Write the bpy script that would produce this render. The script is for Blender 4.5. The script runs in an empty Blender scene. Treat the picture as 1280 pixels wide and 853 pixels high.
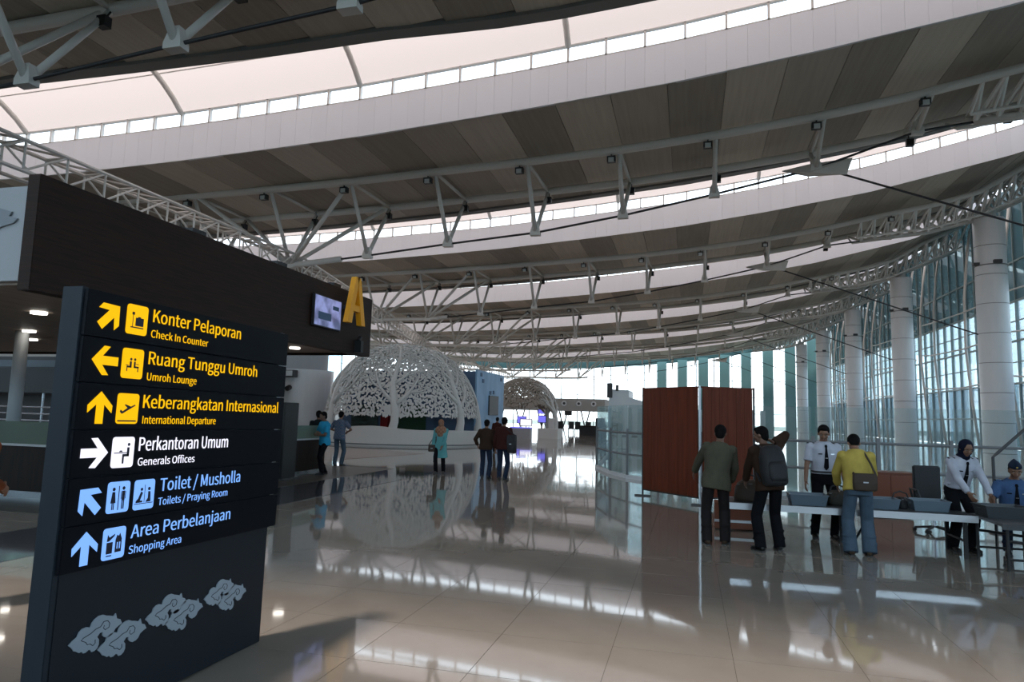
import bpy, bmesh, math, random
from mathutils import Vector, Matrix
C = bpy.context.scene.collection
R = math.radians
rnd = random.Random(7)

# ------------------------------------------------------------------ camera
cam_d = bpy.data.cameras.new('camera'); cam = bpy.data.objects.new('camera', cam_d); C.objects.link(cam)
cam_d.sensor_width = 36; cam_d.lens = 853/1280*36; cam_d.clip_end = 3000
yaw, pitch, roll = R(14.6), R(6.26), R(1.55)
fw = Vector((-math.sin(yaw)*math.cos(pitch), math.cos(yaw)*math.cos(pitch), math.sin(pitch)))
r0 = Vector((math.cos(yaw), math.sin(yaw), 0)); u0 = r0.cross(fw)
rt = math.cos(roll)*r0+math.sin(roll)*u0; up = math.cos(roll)*u0-math.sin(roll)*r0
cam.matrix_world = Matrix(((rt.x, up.x, -fw.x, 0), (rt.y, up.y, -fw.y, 0), (rt.z, up.z, -fw.z, 1.7), (0, 0, 0, 1)))
bpy.context.scene.camera = cam

# ------------------------------------------------------------------ world, sun, exposure
W = bpy.data.worlds.new('sky'); bpy.context.scene.world = W; W.use_nodes = True
nt = W.node_tree; bg = nt.nodes['Background']
tc = nt.nodes.new('ShaderNodeTexCoord'); sp = nt.nodes.new('ShaderNodeSeparateXYZ'); cr = nt.nodes.new('ShaderNodeValToRGB')
nt.links.new(tc.outputs['Generated'], sp.inputs[0]); nt.links.new(sp.outputs['Z'], cr.inputs[0]); nt.links.new(cr.outputs[0], bg.inputs[0])
cr.color_ramp.elements[0].position = 0.0; cr.color_ramp.elements[0].color = (.90, .96, 1, 1)
cr.color_ramp.elements[1].position = .6; cr.color_ramp.elements[1].color = (.74, .86, 1, 1)
bg.inputs[1].default_value = 2.9
sun_d = bpy.data.lights.new('sun', 'SUN'); sun = bpy.data.objects.new('sun', sun_d); C.objects.link(sun)
sun_d.energy = 3.0; sun_d.angle = R(6); sun_d.color = (1, .9, .82)
sun.rotation_euler = Vector((.25, .38, -1)).to_track_quat('-Z', 'Y').to_euler()
vs = bpy.context.scene.view_settings
vs.view_transform = 'Standard'; vs.look = 'None'; vs.gamma = 1; vs.use_curve_mapping = False; vs.exposure = 0.12
cy = bpy.context.scene.cycles
cy.max_bounces = 10; cy.diffuse_bounces = 6; cy.glossy_bounces = 4; cy.transmission_bounces = 6; cy.transparent_max_bounces = 24
cy.caustics_reflective = False; cy.caustics_refractive = False; cy.sample_clamp_indirect = 4; cy.use_denoising = True

# ------------------------------------------------------------------ materials
MATS = {}
def mat(name, col, rough=.5, metal=0, spec=.5, emit=None, es=0, noise=None, bump=0, bscale=40, coat=0):
    m = bpy.data.materials.new(name); m.use_nodes = True; n = m.node_tree; b = n.nodes['Principled BSDF']
    b.inputs['Base Color'].default_value = (*col, 1); b.inputs['Roughness'].default_value = rough
    b.inputs['Metallic'].default_value = metal; b.inputs['Specular IOR Level'].default_value = spec
    b.inputs['Coat Weight'].default_value = coat; b.inputs['Coat Roughness'].default_value = .03
    if emit: b.inputs['Emission Color'].default_value = (*emit, 1); b.inputs['Emission Strength'].default_value = es
    if noise or bump:
        t = n.nodes.new('ShaderNodeTexCoord'); mp = n.nodes.new('ShaderNodeMapping'); nz = n.nodes.new('ShaderNodeTexNoise')
        n.links.new(t.outputs['Object'], mp.inputs[0]); n.links.new(mp.outputs[0], nz.inputs[0])
        nz.inputs['Scale'].default_value = bscale; nz.inputs['Detail'].default_value = 5
        if noise:
            col2, stretch = noise
            mp.inputs['Scale'].default_value = stretch
            mx = n.nodes.new('ShaderNodeMix'); mx.data_type = 'RGBA'
            mr = n.nodes.new('ShaderNodeMapRange'); mr.inputs[1].default_value = .35; mr.inputs[2].default_value = .65
            n.links.new(nz.outputs[0], mr.inputs[0]); n.links.new(mr.outputs[0], mx.inputs[0])
            mx.inputs[6].default_value = (*col, 1); mx.inputs[7].default_value = (*col2, 1)
            n.links.new(mx.outputs[2], b.inputs['Base Color'])
        if bump:
            bp = n.nodes.new('ShaderNodeBump'); bp.inputs['Strength'].default_value = bump; bp.inputs['Distance'].default_value = .02
            n.links.new(nz.outputs[0], bp.inputs['Height']); n.links.new(bp.outputs[0], b.inputs['Normal'])
    MATS[name] = m; return m
def glassmat(name, tint, refl=.12, frost=0, frostcol=(.5, .7, .7), fres=.7):
    m = bpy.data.materials.new(name); m.use_nodes = True; n = m.node_tree; n.nodes.clear()
    o = n.nodes.new('ShaderNodeOutputMaterial'); tr = n.nodes.new('ShaderNodeBsdfTransparent'); tr.inputs[0].default_value = (*tint, 1)
    gl = n.nodes.new('ShaderNodeBsdfGlossy'); gl.inputs['Roughness'].default_value = .02; gl.inputs[0].default_value = (.9, 1, 1, 1)
    lw = n.nodes.new('ShaderNodeLayerWeight'); lw.inputs[0].default_value = .25
    mul = n.nodes.new('ShaderNodeMath'); mul.operation = 'MULTIPLY_ADD'; mul.inputs[1].default_value = fres; mul.inputs[2].default_value = refl*.4
    n.links.new(lw.outputs['Fresnel'], mul.inputs[0]); mul.use_clamp = True
    mx = n.nodes.new('ShaderNodeMixShader'); n.links.new(mul.outputs[0], mx.inputs[0])
    src = tr.outputs[0]
    if frost:
        df = n.nodes.new('ShaderNodeBsdfDiffuse'); df.inputs[0].default_value = (*frostcol, 1)
        tl = n.nodes.new('ShaderNodeBsdfTranslucent'); tl.inputs[0].default_value = (*frostcol, 1)
        m1 = n.nodes.new('ShaderNodeMixShader'); m1.inputs[0].default_value = .6; n.links.new(df.outputs[0], m1.inputs[1]); n.links.new(tl.outputs[0], m1.inputs[2])
        m2 = n.nodes.new('ShaderNodeMixShader'); m2.inputs[0].default_value = frost
        n.links.new(tr.outputs[0], m2.inputs[1]); n.links.new(m1.outputs[0], m2.inputs[2]); src = m2.outputs[0]
    n.links.new(src, mx.inputs[1]); n.links.new(gl.outputs[0], mx.inputs[2]); n.links.new(mx.outputs[0], o.inputs[0])
    MATS[name] = m; return m
mat('white_steel', (.72, .70, .67), .45)
mat('column_clad', (.74, .77, .79), .35, noise=((.69, .73, .76), (.5, .5, .2)), bscale=3)
mat('joint_grey', (.2, .21, .22), .6)
mat('fascia_white', (.87, .90, .97), .5)
mat('fascia_white_b', (.855, .885, .955), .5)
mat('ceiling_light', (.62, .56, .48), .6, noise=((.55, .49, .42), (6, .25, 6)), bscale=1.2)
mat('ceiling_mid', (.49, .44, .375), .6, noise=((.43, .38, .325), (6, .25, 6)), bscale=1.2)
mat('ceiling_dark', (.37, .33, .28), .6, noise=((.32, .285, .24), (6, .25, 6)), bscale=1.2)
mat('roof_back', (.22, .21, .2), .8)
mat('edge_grey', (.20, .20, .20), .5)
mat('lattice_white', (.82, .82, .80), .5)  # brighter copy of white_steel, with the light on the lattice in its colour
mat('cable_dark', (.03, .03, .035), .5)
mat('lamp_black', (.02, .022, .025), .5)
mat('lamp_glass', (.55, .6, .62), .2)
mat('tile', (.33, .283, .238), .055, spec=.6, noise=((.305, .26, .218), (1, 1, 1)), bscale=2.5, coat=.35)
mat('grout', (.10, .085, .07), .9, spec=.05)
mat('granite_dark', (.075, .075, .085), .06, spec=.6, coat=.3)
mat('carpet', (.085, .075, .06), .35, noise=((.06, .055, .05), (.2, 3, 1)), bscale=1.5)
mat('peach_tile', (.33, .2, .155), .12, spec=.5)
mat('sign_body', (.014, .018, .025), .5, spec=.25, bump=.03, bscale=120)
mat('sign_side', (.017, .023, .032), .5, spec=.3)
mat('sign_panel', (.003, .004, .007), .45, spec=.12)
mat('glow_yellow', (.2, .1, .0), .5, spec=.2, emit=(1, .53, 0), es=.95)
mat('glow_white', (.3, .3, .3), .5, spec=.2, emit=(.88, .86, 1), es=1.05)
mat('glow_blue', (.05, .1, .2), .5, spec=.2, emit=(.21, .44, 1), es=1.0)
mat('icon_dark', (.008, .01, .03), .5)
mat('motif_silver', (.36, .42, .48), .4)
mat('dark_wood', (.036, .017, .012), .55, spec=.15, noise=((.018, .013, .011), (.6, .6, 14)), bscale=3)
mat('wood_soffit', (.28, .22, .18), .5, noise=((.20, .16, .13), (8, .4, 1)), bscale=1)
mat('kiosk_white', (.33, .345, .36), .5)
mat('logo_grey', (.2, .22, .24), .5)
mat('counter_dark', (.020, .013, .010), .5, spec=.15, noise=((.013, .009, .008), (6, 6, .5)), bscale=4)
mat('steel', (.5, .52, .55), .25, 1)
mat('screen', (.1, .1, .12), .2)
mat('letter_yellow', (.95, .40, .01), .4)
mat('black', (.012, .012, .013), .5)
mat('dark_grey', (.05, .052, .055), .5)
mat('mid_grey', (.18, .19, .2), .5)
mat('red_board', (.135, .028, .010), .5, spec=.2, noise=((.10, .020, .008), (5, 5, .4)), bscale=3)
mat('aluminium', (.55, .56, .58), .3, .9)
mat('table_top', (.05, .055, .06), .35)
mat('tray_blue', (.12, .16, .20), .45)
mat('tray_dark', (.045, .05, .055), .45)
mat('bag_olive', (.035, .03, .022), .8, bump=.3)
mat('bag_black', (.01, .01, .012), .7, bump=.2)
mat('bag_brown', (.045, .028, .018), .7, bump=.2)
mat('wood_red', (.16, .045, .02), .4)
mat('tree_white', (.60, .60, .585), .55)
mat('tree_tan', (.30, .27, .23), .5)
mat('planter_white', (.64, .64, .62), .5)
mat('blue_wall', (.14, .28, .46), .5, noise=((.24, .42, .62), (1, 1, .6)), bscale=.8)
mat('blue_front', (.07, .13, .23), .6)
mat('green_door', (.006, .05, .018), .5)
mat('red_paint', (.3, .01, .01), .5)
mat('photo_mural', (.02, .03, .02), .4, noise=((.08, .14, .12), (.4, .4, 1.6)), bscale=2.2)
mat('mirror', (.6, .62, .65), .05, 1)
mat('counter_white', (.42, .42, .43), .4)
mat('violet_strip', (.1, .1, .6), .5, emit=(.22, .2, .95), es=.8)
mat('wall_pale', (.38, .38, .37), .7)
mat('lattice_wall', (.42, .40, .38), .6, noise=((.28, .26, .24), (1, 1, 1.2)), bscale=1.6)
mat('fin_pale', (.42, .5, .5), .4)
mat('teal_fin', (.12, .25, .26), .4)
mat('teal_beam', (.03, .08, .085), .4)
mat('facade_steel', (.30, .38, .39), .4)
mat('downlight', (.9, .9, .85), .5, emit=(1, .95, .85), es=5)
mat('hill', (.16, .24, .33), 1)  # blue-grey haze of distance is mixed into this colour
mat('ground_out', (.20, .23, .2), 1)
mat('paper', (.75, .75, .72), .6)
glassmat('window_glass', (.96, .99, 1), .06)
glassmat('facade_clear', (.80, .89, .94), .10)
glassmat('facade_teal', (.20, .27, .29), .10, frost=.35, frostcol=(.24, .32, .34))
glassmat('facade_low', (.46, .55, .62), .12, frost=.12, frostcol=(.30, .38, .42))
glassmat('rail_glass', (.90, .95, .95), .10, frost=.13, frostcol=(.72, .80, .80), fres=.3)
glassmat('counter_glass', (.55, .66, .58), .15, frost=.35, frostcol=(.52, .60, .50))
# translucent membrane
m = bpy.data.materials.new('membrane'); m.use_nodes = True; n = m.node_tree; n.nodes.clear()
o = n.nodes.new('ShaderNodeOutputMaterial'); tl = n.nodes.new('ShaderNodeBsdfTranslucent'); tl.inputs[0].default_value = (.43, .35, .31, 1)
df = n.nodes.new('ShaderNodeBsdfDiffuse'); df.inputs[0].default_value = (.58, .52, .49, 1)
mx = n.nodes.new('ShaderNodeMixShader'); mx.inputs[0].default_value = .3
n.links.new(tl.outputs[0], mx.inputs[1]); n.links.new(df.outputs[0], mx.inputs[2]); n.links.new(mx.outputs[0], o.inputs[0]); MATS['membrane'] = m
# tv picture
m = mat('tv_picture', (.1, .1, .2), .3); n = m.node_tree; b = n.nodes['Principled BSDF']
t = n.nodes.new('ShaderNodeTexCoord'); nz = n.nodes.new('ShaderNodeTexNoise'); rr = n.nodes.new('ShaderNodeValToRGB')
n.links.new(t.outputs['Object'], nz.inputs[0]); nz.inputs['Scale'].default_value = 3; n.links.new(nz.outputs[0], rr.inputs[0])
rr.color_ramp.elements[0].position = .36; rr.color_ramp.elements[0].color = (.05, .06, .12, 1)
rr.color_ramp.elements[1].position = .62; rr.color_ramp.elements[1].color = (.22, .25, .48, 1)
n.links.new(rr.outputs[0], b.inputs['Emission Color']); b.inputs['Emission Strength'].default_value = 1.0
# plaid / stripe cloth
def cloth(name, c1, c2=None, scale=40, rough=.85):
    if c2 is None: return mat(name, c1, rough, spec=.08, noise=(tuple(x*.8 for x in c1), (1, 1, .6)), bscale=9)
    m = mat(name, c1, rough, spec=.08); n = m.node_tree; b = n.nodes['Principled BSDF']
    t = n.nodes.new('ShaderNodeTexCoord'); ck = n.nodes.new('ShaderNodeTexChecker'); ck.inputs['Scale'].default_value = scale
    ck.inputs[1].default_value = (*c1, 1); ck.inputs[2].default_value = (*c2, 1)
    n.links.new(t.outputs['Object'], ck.inputs[0]); n.links.new(ck.outputs[0], b.inputs['Base Color']); return m
cloth('c_olive', (.085, .078, .055)); cloth('c_darktrouser', (.022, .018, .018)); cloth('c_brown', (.045, .026, .018))
cloth('c_black', (.008, .008, .010)); cloth('c_white', (.50, .51, .58)); cloth('c_yellow', (.52, .39, .09))
cloth('c_jeans', (.075, .11, .15)); cloth('c_cyan', (.03, .30, .50)); cloth('c_plaid', (.07, .12, .19), (.16, .15, .19), 22)
cloth('c_navy', (.02, .03, .055)); cloth('c_turq', (.13, .37, .38)); cloth('c_hijab', (.22, .11, .07), (.30, .16, .10), 18)
cloth('c_hijabdark', (.012, .014, .03)); cloth('c_bluesh', (.07, .13, .26)); cloth('c_orange', (.22, .07, .03)); cloth('c_blackshirt', (.012, .015, .016))
cloth('c_darkred', (.05, .016, .014))
mat('skin', (.23, .115, .07), .55); mat('skin_dark', (.15, .075, .048), .55); mat('hair', (.006, .005, .005), .85, spec=.1)
mat('eye_white', (.30, .28, .26), .3); mat('eye_dark', (.01, .008, .008), .3); mat('lip', (.16, .06, .05), .5)
mat('shoe_black', (.01, .01, .01), .3); mat('shoe_brown', (.06, .035, .02), .5); mat('sole', (.35, .35, .33), .6)
mat('gold', (.6, .4, .1), .3, .8)

# ------------------------------------------------------------------ helpers
def link(name, me, parent=None, loc=None, m=None):
    o = bpy.data.objects.new(name, me)
    if m is not None and me is not None and not me.materials: me.materials.append(MATS[m])
    C.objects.link(o)
    if parent: o.parent = parent
    if loc: o.location = loc
    return o
def tag(o, label=None, cat=None, group=None, kind=None):
    if label: o['label'] = label
    if cat: o['category'] = cat
    if group: o['group'] = group
    if kind: o['kind'] = kind
    return o
def empty(name, loc, label=None, cat=None, group=None, kind=None, rz=0):
    o = bpy.data.objects.new(name, None); C.objects.link(o); o.location = loc; o.rotation_euler = (0, 0, rz); o.empty_display_size = .2
    return tag(o, label, cat, group, kind)
class MB:
    """collects shapes, builds one mesh object"""
    def __init__(s): s.v = []; s.f = []
    def add(s, vs, fs):
        k = len(s.v); s.v += [tuple(v) for v in vs]; s.f += [tuple(k+i for i in f) for f in fs]; return s
    def box(s, a, b):
        x0, y0, z0 = a; x1, y1, z1 = b
        return s.add([(x0,y0,z0),(x1,y0,z0),(x1,y1,z0),(x0,y1,z0),(x0,y0,z1),(x1,y0,z1),(x1,y1,z1),(x0,y1,z1)],
                     [(0,3,2,1),(4,5,6,7),(0,1,5,4),(1,2,6,5),(2,3,7,6),(3,0,4,7)])
    def tube(s, a, b, r, r2=None, n=8, cap=True):
        a = Vector(a); b = Vector(b); d = (b-a)
        if d.length < 1e-6: return s
        d.normalize(); r2 = r if r2 is None else r2
        u = d.orthogonal().normalized(); w = d.cross(u); vs = []
        for p, q in ((a, r), (b, r2)):
            for i in range(n):
                t = 2*math.pi*i/n; vs.append(p+(u*math.cos(t)+w*math.sin(t))*q)
        fs = [(i, (i+1) % n, n+(i+1) % n, n+i) for i in range(n)]
        if cap: fs += [tuple(range(n))[::-1], tuple(range(n, 2*n))]
        return s.add(vs, fs)
    def path(s, pts, r, n=8):
        pts = [Vector(p) for p in pts]; vs = []; N = len(pts)
        rs = r if isinstance(r, (list, tuple)) else [r]*N
        ref = None
        for i, p in enumerate(pts):
            d = (pts[min(i+1, N-1)]-pts[max(i-1, 0)]).normalized()
            u = d.orthogonal().normalized() if ref is None else (ref-d*ref.dot(d)).normalized()
            ref = u; w = d.cross(u)
            for k in range(n):
                t = 2*math.pi*k/n; vs.append(p+(u*math.cos(t)+w*math.sin(t))*rs[i])
        fs = [(j*n+i, j*n+(i+1) % n, (j+1)*n+(i+1) % n, (j+1)*n+i) for j in range(N-1) for i in range(n)]
        fs += [tuple(range(n))[::-1], tuple(range((N-1)*n, N*n))]
        return s.add(vs, fs)
    def loft(s, rings):
        """rings: list of lists of points (same count)"""
        n = len(rings[0]); vs = [p for r in rings for p in r]
        fs = [(j*n+i, j*n+(i+1) % n, (j+1)*n+(i+1) % n, (j+1)*n+i) for j in range(len(rings)-1) for i in range(n)]
        fs += [tuple(range(n))[::-1], tuple(range((len(rings)-1)*n, len(rings)*n))]
        return s.add(vs, fs)
    def ell(s, c, rx, ry, rz, M=None, n=12, m=8):
        vs = []; c = Vector(c)
        M = M or Matrix.Identity(3)
        for j in range(1, m):
            ph = math.pi*j/m
            for i in range(n):
                t = 2*math.pi*i/n
                vs.append(c+M @ Vector((rx*math.sin(ph)*math.cos(t), ry*math.sin(ph)*math.sin(t), rz*math.cos(ph))))
        vs.append(c+M @ Vector((0, 0, rz))); vs.append(c+M @ Vector((0, 0, -rz)))
        T = len(vs)-2; B = T+1
        fs = [((j+1)*n+i, (j+1)*n+(i+1) % n, j*n+(i+1) % n, j*n+i) for j in range(m-2) for i in range(n)]
        fs += [(i, (i+1) % n, T) for i in range(n)] + [((m-2)*n+(i+1) % n, (m-2)*n+i, B) for i in range(n)]
        return s.add(vs, fs)
    def prism(s, pts, d):
        """extrude polygon (list of 3D pts) by vector d"""
        n = len(pts); pts = [Vector(p) for p in pts]; d = Vector(d)
        return s.add(pts+[p+d for p in pts], [tuple(range(n))[::-1], tuple(range(n, 2*n))]+[(i, (i+1) % n, n+(i+1) % n, n+i) for i in range(n)])
    def mesh(s, name, smooth=False):
        me = bpy.data.meshes.new(name); me.from_pydata([tuple(v) for v in s.v], [], s.f); me.update()
        if smooth: me.polygons.foreach_set('use_smooth', [True]*len(me.polygons))
        return me
    def fix(s, me):
        bm = bmesh.new(); bm.from_mesh(me); bmesh.ops.recalc_face_normals(bm, faces=bm.faces); bm.to_mesh(me); bm.free()
    def build(s, name, m, parent=None, loc=None, smooth=False, bevel=0):
        me = s.mesh(name, smooth); s.fix(me)
        if bevel:
            bm = bmesh.new(); bm.from_mesh(me)
            bmesh.ops.bevel(bm, geom=bm.edges[:], offset=bevel, segments=2, affect='EDGES'); bm.to_mesh(me); bm.free()
        o = link(name, me, parent, loc, m); return o
def box(name, a, b, m, parent=None, bevel=0): return MB().box(a, b).build(name, m, parent, bevel=bevel)
def interp(tab, x):
    if x <= tab[0][0]: return tab[0][1]
    for (a, p), (b, q) in zip(tab, tab[1:]):
        if x <= b: return p+(q-p)*(x-a)/(b-a)
    (a, p), (b, q) = tab[-2:]; return q+(q-p)/(b-a)*(x-b)

# ================================================================== SETTING
XL, XR = -82.0, 27.0
XV = -44.0        # left of this the roof is hidden behind nearer things or too far to pick apart
ZC = [(-82, 17.8), (-70, 16.2), (-58, 14.8), (-46, 13.8), (-38, 13.45), (-34, 13.4), (-29, 13.5), (-24, 13.65), (-19, 13.88), (-14, 14.15), (-7, 14.7), (-.6, 15.3), (5, 16.05), (11.6, 17.1), (15, 17.9), (20.5, 19.2), (23, 20.6), (27, 22.4)]
zc = lambda x: interp(ZC, x)
ZT = [(-82, 17.2), (-70, 15.6), (-58, 14.3), (-46, 13.6), (-38, 13.45), (-26.9, 13.5), (-21.5, 13.6), (-17, 13.72), (-12.3, 13.95), (-7.7, 14.15), (-3.15, 14.42), (1.2, 14.8), (5.5, 15.3), (9.6, 15.95), (13.5, 16.75), (17, 17.4), (19.7, 18.15), (22.5, 19.8), (26, 21.4)]
zt = lambda x: interp(ZT, x)
ZN = [(-82, 15), (-70, 13), (-58, 11.5), (-46, 10.3), (-38, 9.9), (-26.9, 9.85), (-22.0, 9.88), (-17.2, 10.3), (-12.5, 10.78), (-7.7, 11.2), (-3.2, 11.9), (1.22, 12.75), (5.86, 13.75), (10, 15.2), (14.4, 15.7), (17, 15.95), (20, 16.7), (22.5, 17.8), (26, 19.4)]
zn = lambda x: interp(ZN, x)
BAY = 21.3
FY = {n: 27+BAY*(n-1) for n in range(-1, 7)}          # front edge of every roof band
FY[0] = 6.9; FY[-1] = -14.4
def rear(n, x):
    if n == 0: return interp([(-46, 18.6), (-24, 19.0), (-10, 20.2), (-5, 21.0), (10, 21.4), (27, 21.4)], x)
    return FY[n]+12.4

# floor ------------------------------------------------------------
T = .863; GX, GY = -.555, 4.51
floor = box('floor', (XL, -16, -.3), (XR+6, 152, -.003), 'grout'); tag(floor, kind='structure')
tile_me = {}
for k in range(3):
    g = .0016+.0003*k
    tile_me[k] = MB().add([(g, g, -.003), (T-g, g, -.003), (T-g, T-g, -.003), (g, T-g, -.003), (g, g, 0), (T-g, g, 0), (T-g, T-g, 0), (g, T-g, 0)],
                     [(4,5,6,7), (0,1,5,4), (1,2,6,5), (2,3,7,6), (3,0,4,7)]).mesh('tile')
    tile_me[k].materials.append(MATS['tile'])
cnt = 0
rows_near = range(-3, 8)   # Y 1.9 .. 11.4
near_cells = set()
for j in rows_near:
    y = GY+j*T; yc = y+T/2
    for i in range(-14, 20):
        x = GX+i*T; xc = x+T/2
        # in view: angle between the frame edges
        d = xc*math.sin(-yaw)+yc*math.cos(yaw); s_ = xc*math.cos(yaw)+yc*math.sin(yaw)
        if d < 1.8 or abs(s_) > .78*d+.7 or cnt >= 298: continue
        near_cells.add((i, j)); cnt += 1
        o = link('tile', tile_me[rnd.randrange(3)], floor, (x, y, 0))
        o.rotation_euler = (R(rnd.uniform(-.05, .05)), R(rnd.uniform(-.05, .05)), 0)
far = MB()
def fast_tiles():
    vs, fs = [], []
    for j in range(-23, 110):
        y = GY+j*T
        for i in range(-52, 38):
            if (i, j) in near_cells: continue
            x = GX+i*T
            if y > 60 and (i % 1): continue
            k = len(vs); g = .002; a = rnd.uniform(-.0005, .0005); b = rnd.uniform(-.0005, .0005)
            vs += [(x+g, y+g, -a-b), (x+T-g, y+g, a-b), (x+T-g, y+T-g, a+b), (x+g, y+T-g, -a+b)]; fs.append((k, k+1, k+2, k+3))
    me = bpy.data.meshes.new('tile_field'); me.from_pydata(vs, [], fs); me.update(); return me
o = link('tile_field', fast_tiles(), floor, None, 'tile'); o['kind'] = 'stuff'
box('distant_paving', (XL, GY+110*T, -.004), (XR, 151.8, .0), 'tile', floor)
box('dark_border', (-8.68, 3.0, .0), (-7.1, 19.0, .004), 'granite_dark', floor)
box('carpet_strip', (-16.5, 8.6, .0), (-8.70, 19.6, .003), 'carpet', floor)
MB().prism([(-20, 21.6, .001), (-12.0, 21.6, .001), (-10.8, 27.4, .001), (-13.9, 29.3, .001), (-20, 28.5, .001)], (0, 0, .003)).build('peach_inlay', 'peach_tile', floor)
tag(box('ground', (-400, -200, -3.2), (900, 900, -3.0), 'ground_out'), kind='structure')
# far hills behind the glass
hv = MB()
hp = []
for i in range(60):
    y = -60+i*12.0; h = 24+9*math.sin(i*.35)+6*math.sin(i*.9+1)+rnd.uniform(-1.5, 1.5)
    hp.append((330+10*math.sin(i*.5), y, h))
for i in range(len(hp)-1):
    (x0, y0, h0), (x1, y1, h1) = hp[i], hp[i+1]
    hv.add([(x0-90, y0, -3), (x1-90, y1, -3), (x1-30, y1, h1*.6), (x0-30, y0, h0*.6), (x0, y0, h0), (x1, y1, h1), (x1+90, y1, -3), (x0+90, y0, -3)], [(0,1,2,3), (3,2,5,4), (4,5,6,7)])
tag(hv.build('hills', 'hill'), kind='structure')

# roof bands ---------------------------------------------------------
NS = 47; SW = (XR-XL)/NS
tint = []
prev = 0
for i in range(NS):
    prev = rnd.choice([k for k in range(3) if k != prev]); tint.append(prev)
strip_me = {}
def strip_mesh(i, w, key):
    if (i, key) in strip_me: return strip_me[(i, key)]
    x0 = XL+i*SW+.012; x1 = XL+(i+1)*SW-.012; a, b = zc(x0), zc(x1)
    me = MB().add([(x0,0,a),(x1,0,b),(x1,w,b),(x0,w,a),(x0,0,a+.06),(x1,0,b+.06),(x1,w,b+.06),(x0,w,a+.06)],
                  [(0,3,2,1),(4,5,6,7),(0,1,5,4),(1,2,6,5),(2,3,7,6),(3,0,4,7)]).mesh('ceiling_panel')
    me.materials.append(MATS[['ceiling_light', 'ceiling_mid', 'ceiling_dark'][tint[i]]]); strip_me[(i, key)] = me; return me
XS = [XL+(XR-XL)*i/56 for i in range(57)]
for n in range(-1, 7):
    y0 = FY[n]
    mb = MB()                                                    # roof deck
    for a, b in zip(XS, XS[1:]):
        ya, yb = rear(n, a), rear(n, b); za, zb = zc(a)+.07, zc(b)+.07
        mb.add([(a,y0,za),(b,y0,zb),(b,yb,zb),(a,ya,za),(a,y0,za+.35),(b,y0,zb+.35),(b,yb,zb+.35),(a,ya,za+.35)],
               [(0,3,2,1),(4,5,6,7),(0,1,5,4),(2,3,7,6)])
    deck = mb.build('ceiling', 'roof_back'); tag(deck, kind='structure')
    if n >= 0:
        stuffp = []
        for i in range(NS):
            if n == 0:
                w = rear(0, XL+(i+.5)*SW)-y0-.55; me = strip_mesh(i, w, 'z%.1f' % w)
            else: me = strip_mesh(i, 11.85, 'n')
            if XL+i*SW < XV: stuffp.append((me, y0)); continue
            link('ceiling_panel', me, deck, (0, y0, 0))
        jm = MB()
        for me, yy in stuffp: jm.add([(v.co.x, v.co.y+yy, v.co.z) for v in me.vertices], [tuple(p.vertices) for p in me.polygons])
        o = jm.build('ceiling_lining', 'ceiling_mid', deck); o['kind'] = 'stuff'
    # grey gutter edge at the back of the band, with upstand that carries the membrane
    mb = MB()
    for a, b in zip(XS, XS[1:]):
        ya, yb = rear(n, a), rear(n, b); za, zb = zc(a), zc(b)
        mb.add([(a,ya-.55,za-.12),(b,yb-.55,zb-.12),(b,yb,zb-.12),(a,ya,za-.12),(a,ya-.55,za+.1),(b,yb-.55,zb+.1),(b,yb,zb+1.2),(a,ya,za+1.2)],
               [(0,3,2,1),(0,1,5,4),(2,3,7,6),(4,5,6,7)])
    mb.build('gutter_edge', 'edge_grey', deck)
    # fascia with clerestory above, at the front edge
    if n < 1: 
        if n == 0:
            box('front_infill', (XL, y0-.1, 12), (XR, y0, 26), 'fascia_white', deck)
        continue
    trim = MB()
    for a, b in zip(XS, XS[1:]):
        trim.add([(a,y0+.05,zc(a)),(b,y0+.05,zc(b)),(b,y0+.05,zc(b)+1.7),(a,y0+.05,zc(a)+1.7),(a,y0+.15,zc(a)),(b,y0+.15,zc(b)),(b,y0+.15,zc(b)+1.7),(a,y0+.15,zc(a)+1.7)],
                 [(0,1,2,3),(4,7,6,5),(0,4,5,1),(3,2,6,7)])
    to = trim.build('trim_%d' % n, 'fascia_white'); tag(to, kind='structure')
    PX = [-4.92+1.6*k for k in range(-47, 20)]
    joined = MB()
    for k in range(-94, 40):
        x0 = -4.92+.8*k+.003; x1 = x0+.794
        if x1 > XR or x0 < XL: continue
        vv = [(x0,-.03,zc(x0)-.02),(x1,-.03,zc(x1)-.02),(x1,-.03,zc(x1)+1.7),(x0,-.03,zc(x0)+1.7),(x0,.04,zc(x0)-.02),(x1,.04,zc(x1)-.02),(x1,.04,zc(x1)+1.7),(x0,.04,zc(x0)+1.7)]
        ff = [(0,1,2,3),(4,7,6,5),(0,4,5,1),(3,2,6,7),(0,3,7,4),(1,5,6,2)]
        if n <= 2 and x0 > -37 and x1 < 22:
            me = bpy.data.meshes.get('fascia_panel_%d' % k)
            if not me:
                me = MB().add(vv, ff).mesh('fascia_panel_%d' % k); me.materials.append(MATS['fascia_white' if (k*7) % 3 else 'fascia_white_b'])
            link('fascia_panel', me, to, (0, y0, 0))
        else: joined.add([(a, b+y0, c) for a, b, c in vv], ff)
    if joined.v: o = joined.build('fascia_cladding', 'fascia_white', to); o['kind'] = 'stuff'
    wo = empty('window_%d' % n, (0, y0, 0), kind='structure')
    jp = MB(); fr = MB()
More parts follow.
